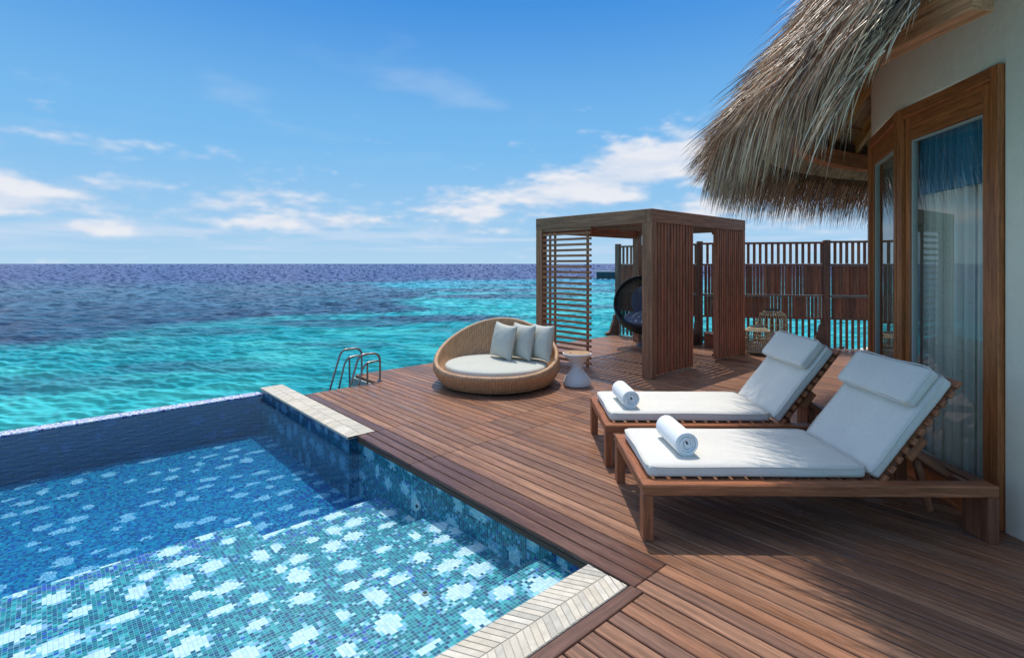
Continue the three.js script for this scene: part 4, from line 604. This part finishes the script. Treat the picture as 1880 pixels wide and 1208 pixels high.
// ------------------------------------------------------------------ rattan lanterns and low boxes by the fence
{
  const camB = (X, d) => 0.74047 * X + 0.67209 * d, camA = (X, d) => -0.67209 * X + 0.74047 * d, at = (X, d) => [camB(X, d), 0, -camA(X, d)];
  function lantern(label, p, rad, h, n, hoops, mat) {
    const o = thing('rattan_lantern', label, 'lantern', p, 0.3, 'rattan lanterns by the fence'), prof = (f) => rad * (f < 0.06 ? 0.80 + f * 1.5 : f > 0.86 ? 0.93 - (f - 0.86) * 3.0 : 0.89 + 0.11 * Math.sin(Math.PI * (f - 0.06) / 0.9)), y = (f) => 0.03 + f * (h - 0.05), cane = [];
    for (let k = 0; k < n; k++) { const a = k / n * 2 * Math.PI; mesh('cane', k ? cane[0] : (cane[0] = tube([0, 0.05, 0.2, 0.4, 0.6, 0.8, 0.88, 0.94, 1].map((f) => [prof(f), y(f), 0]), 0.0085, 22, 5)), mat, o, [0, 0, 0], [0, a, 0]); }
    for (const f of hoops) mesh('hoop', new THREE.TorusGeometry(prof(f) + 0.004, 0.0105, 6, 48).rotateX(Math.PI / 2), mat, o, [0, y(f), 0]);
    mesh('lid', new THREE.LatheGeometry([[0.001, 0.012], [rad * 0.50, 0.012], [rad * 0.55, 0.006], [rad * 0.55, -0.008], [rad * 0.5, -0.012], [0.001, -0.012]].map((q) => new THREE.Vector2(...q)), 40), M.bronze, o, [0, h - 0.014, 0]);
    mesh('base', new THREE.CylinderGeometry(rad * 0.62, rad * 0.60, 0.03, 40), M.bronze, o, [0, 0.0155, 0]);
    mesh('glass_cup', new THREE.CylinderGeometry(rad * 0.36, rad * 0.34, h * 0.34, 30), M.tableShell, o, [0, 0.03 + h * 0.17, 0]);
  }
  lantern('smaller grey rattan lantern at the foot of the pergola screen', at(4.21, 8.91), 0.205, 0.485, 34, [0.05, 0.28, 0.58, 0.86], M.caneGrey);
  lantern('larger tan rattan lantern standing behind the smaller one', at(4.87, 9.72), 0.265, 0.70, 34, [0.05, 0.17, 0.44, 0.60, 0.88], M.cane);
  const b = thing('wooden_box', 'low closed dark wooden box between pergola and fence', 'box', at(3.95, 9.62), TURN - 0.35); mesh('body', cbox(0.72, 0.235, 0.34, 0.006, 2), M.fence2, b, [0, 0.118, 0]); mesh('lid', cbox(0.75, 0.022, 0.37, 0.006, 3), M.fence, b, [0, 0.247, 0]);
  const st = thing('low_step', 'low dark timber step beside the rattan lanterns', 'step', at(4.72, 9.02), TURN - 0.2); mesh('tread', cbox(0.62, 0.03, 0.36, 0.005, 1), M.fence2, st, [0, 0.125, 0]); mesh('riser', cbox(0.58, 0.108, 0.32, 0.004, 2), M.fence, st, [0, 0.055, 0]);
}

// ------------------------------------------------------------------ far jetty, islet and the plant beyond the fence
{
  const camB = (X, d) => 0.74047 * X + 0.67209 * d, camA = (X, d) => -0.67209 * X + 0.74047 * d, at = (X, d, y = 0) => [camB(X, d), y, -camA(X, d)];
  const j = thing('jetty', 'small dark jetty standing in the sea far out beyond the fence', 'jetty', at(20.6, 106, -1.6), TURN);
  mesh('platform', cbox(7.4, 0.22, 4, 0.03, 1), M.concrete, j, [0, 1.50, 0]);
  for (let k = 0; k < 7; k++) { mesh('pile', new THREE.CylinderGeometry(0.12, 0.14, 2.2, 10), M.jettyDark, j, [-3.5 + k * 1.16, 0.4, 1.8]); if (k < 6) mesh('side_panel', cbox(1.1, 1.25, 0.08, 0.02, k), M.jettyDark, j, [-2.92 + k * 1.16, 0.76, 1.75]); }
  const isl = mesh('sand_islet', new THREE.SphereGeometry(1, 40, 16).scale(2.8, 0.75, 2.8), M.sand, scene, at(13.0, 15.2, -1.62)); Object.assign(isl.userData, { kind: 'structure', label: 'low sand islet behind the fence' });
  const leafy = (name, label, X, dd, h, n, seed, ll) => {
    const t = thing(name, label, 'tree', at(X, dd, -1.2), 0), R = rng(seed), pos = [], idx = [];
    mesh('trunk', tube([[0, 0, 0], [0.06, h * 0.3, 0.03], [0.02, h * 0.6, -0.02], [0.05, h * 0.82, 0]], 0.06, 20, 8), M.bark, t);
    for (let k = 0; k < n; k++) {
      const az = R() * 6.283, el = R() * 1.5 - 0.35, L = ll * (0.6 + R() * 0.6), bx = (R() - 0.5) * 0.5 * ll * 2, by = h * (0.72 + R() * 0.28), bz = (R() - 0.5) * 0.5 * ll * 2, dx = Math.cos(az) * Math.cos(el), dy = Math.sin(el), dz = Math.sin(az) * Math.cos(el), b0 = pos.length / 3;
      for (let i = 0; i <= 4; i++) { const f = i / 4, w = L * 0.15 * Math.sin(Math.PI * (0.12 + f * 0.86)), cx = bx + dx * L * f, cy = by + dy * L * f - 0.35 * L * f * f, cz = bz + dz * L * f; pos.push(cx - Math.sin(az) * w, cy, cz + Math.cos(az) * w, cx, cy - w * 0.3, cz, cx + Math.sin(az) * w, cy, cz - Math.cos(az) * w); if (i < 4) { const q = b0 + i * 3; idx.push(q, q + 1, q + 3, q + 1, q + 4, q + 3, q + 1, q + 2, q + 4, q + 2, q + 5, q + 4); } }
    }
    mesh('crown', buildGeo(pos, null, idx), M.leaf, t);
  };
  leafy('broadleaf_tree', 'bright green leafy tree above the fence beside the glass door', 11.2, 15.0, 4.1, 210, 3, 0.62);
}

renderer.render(scene, camera);
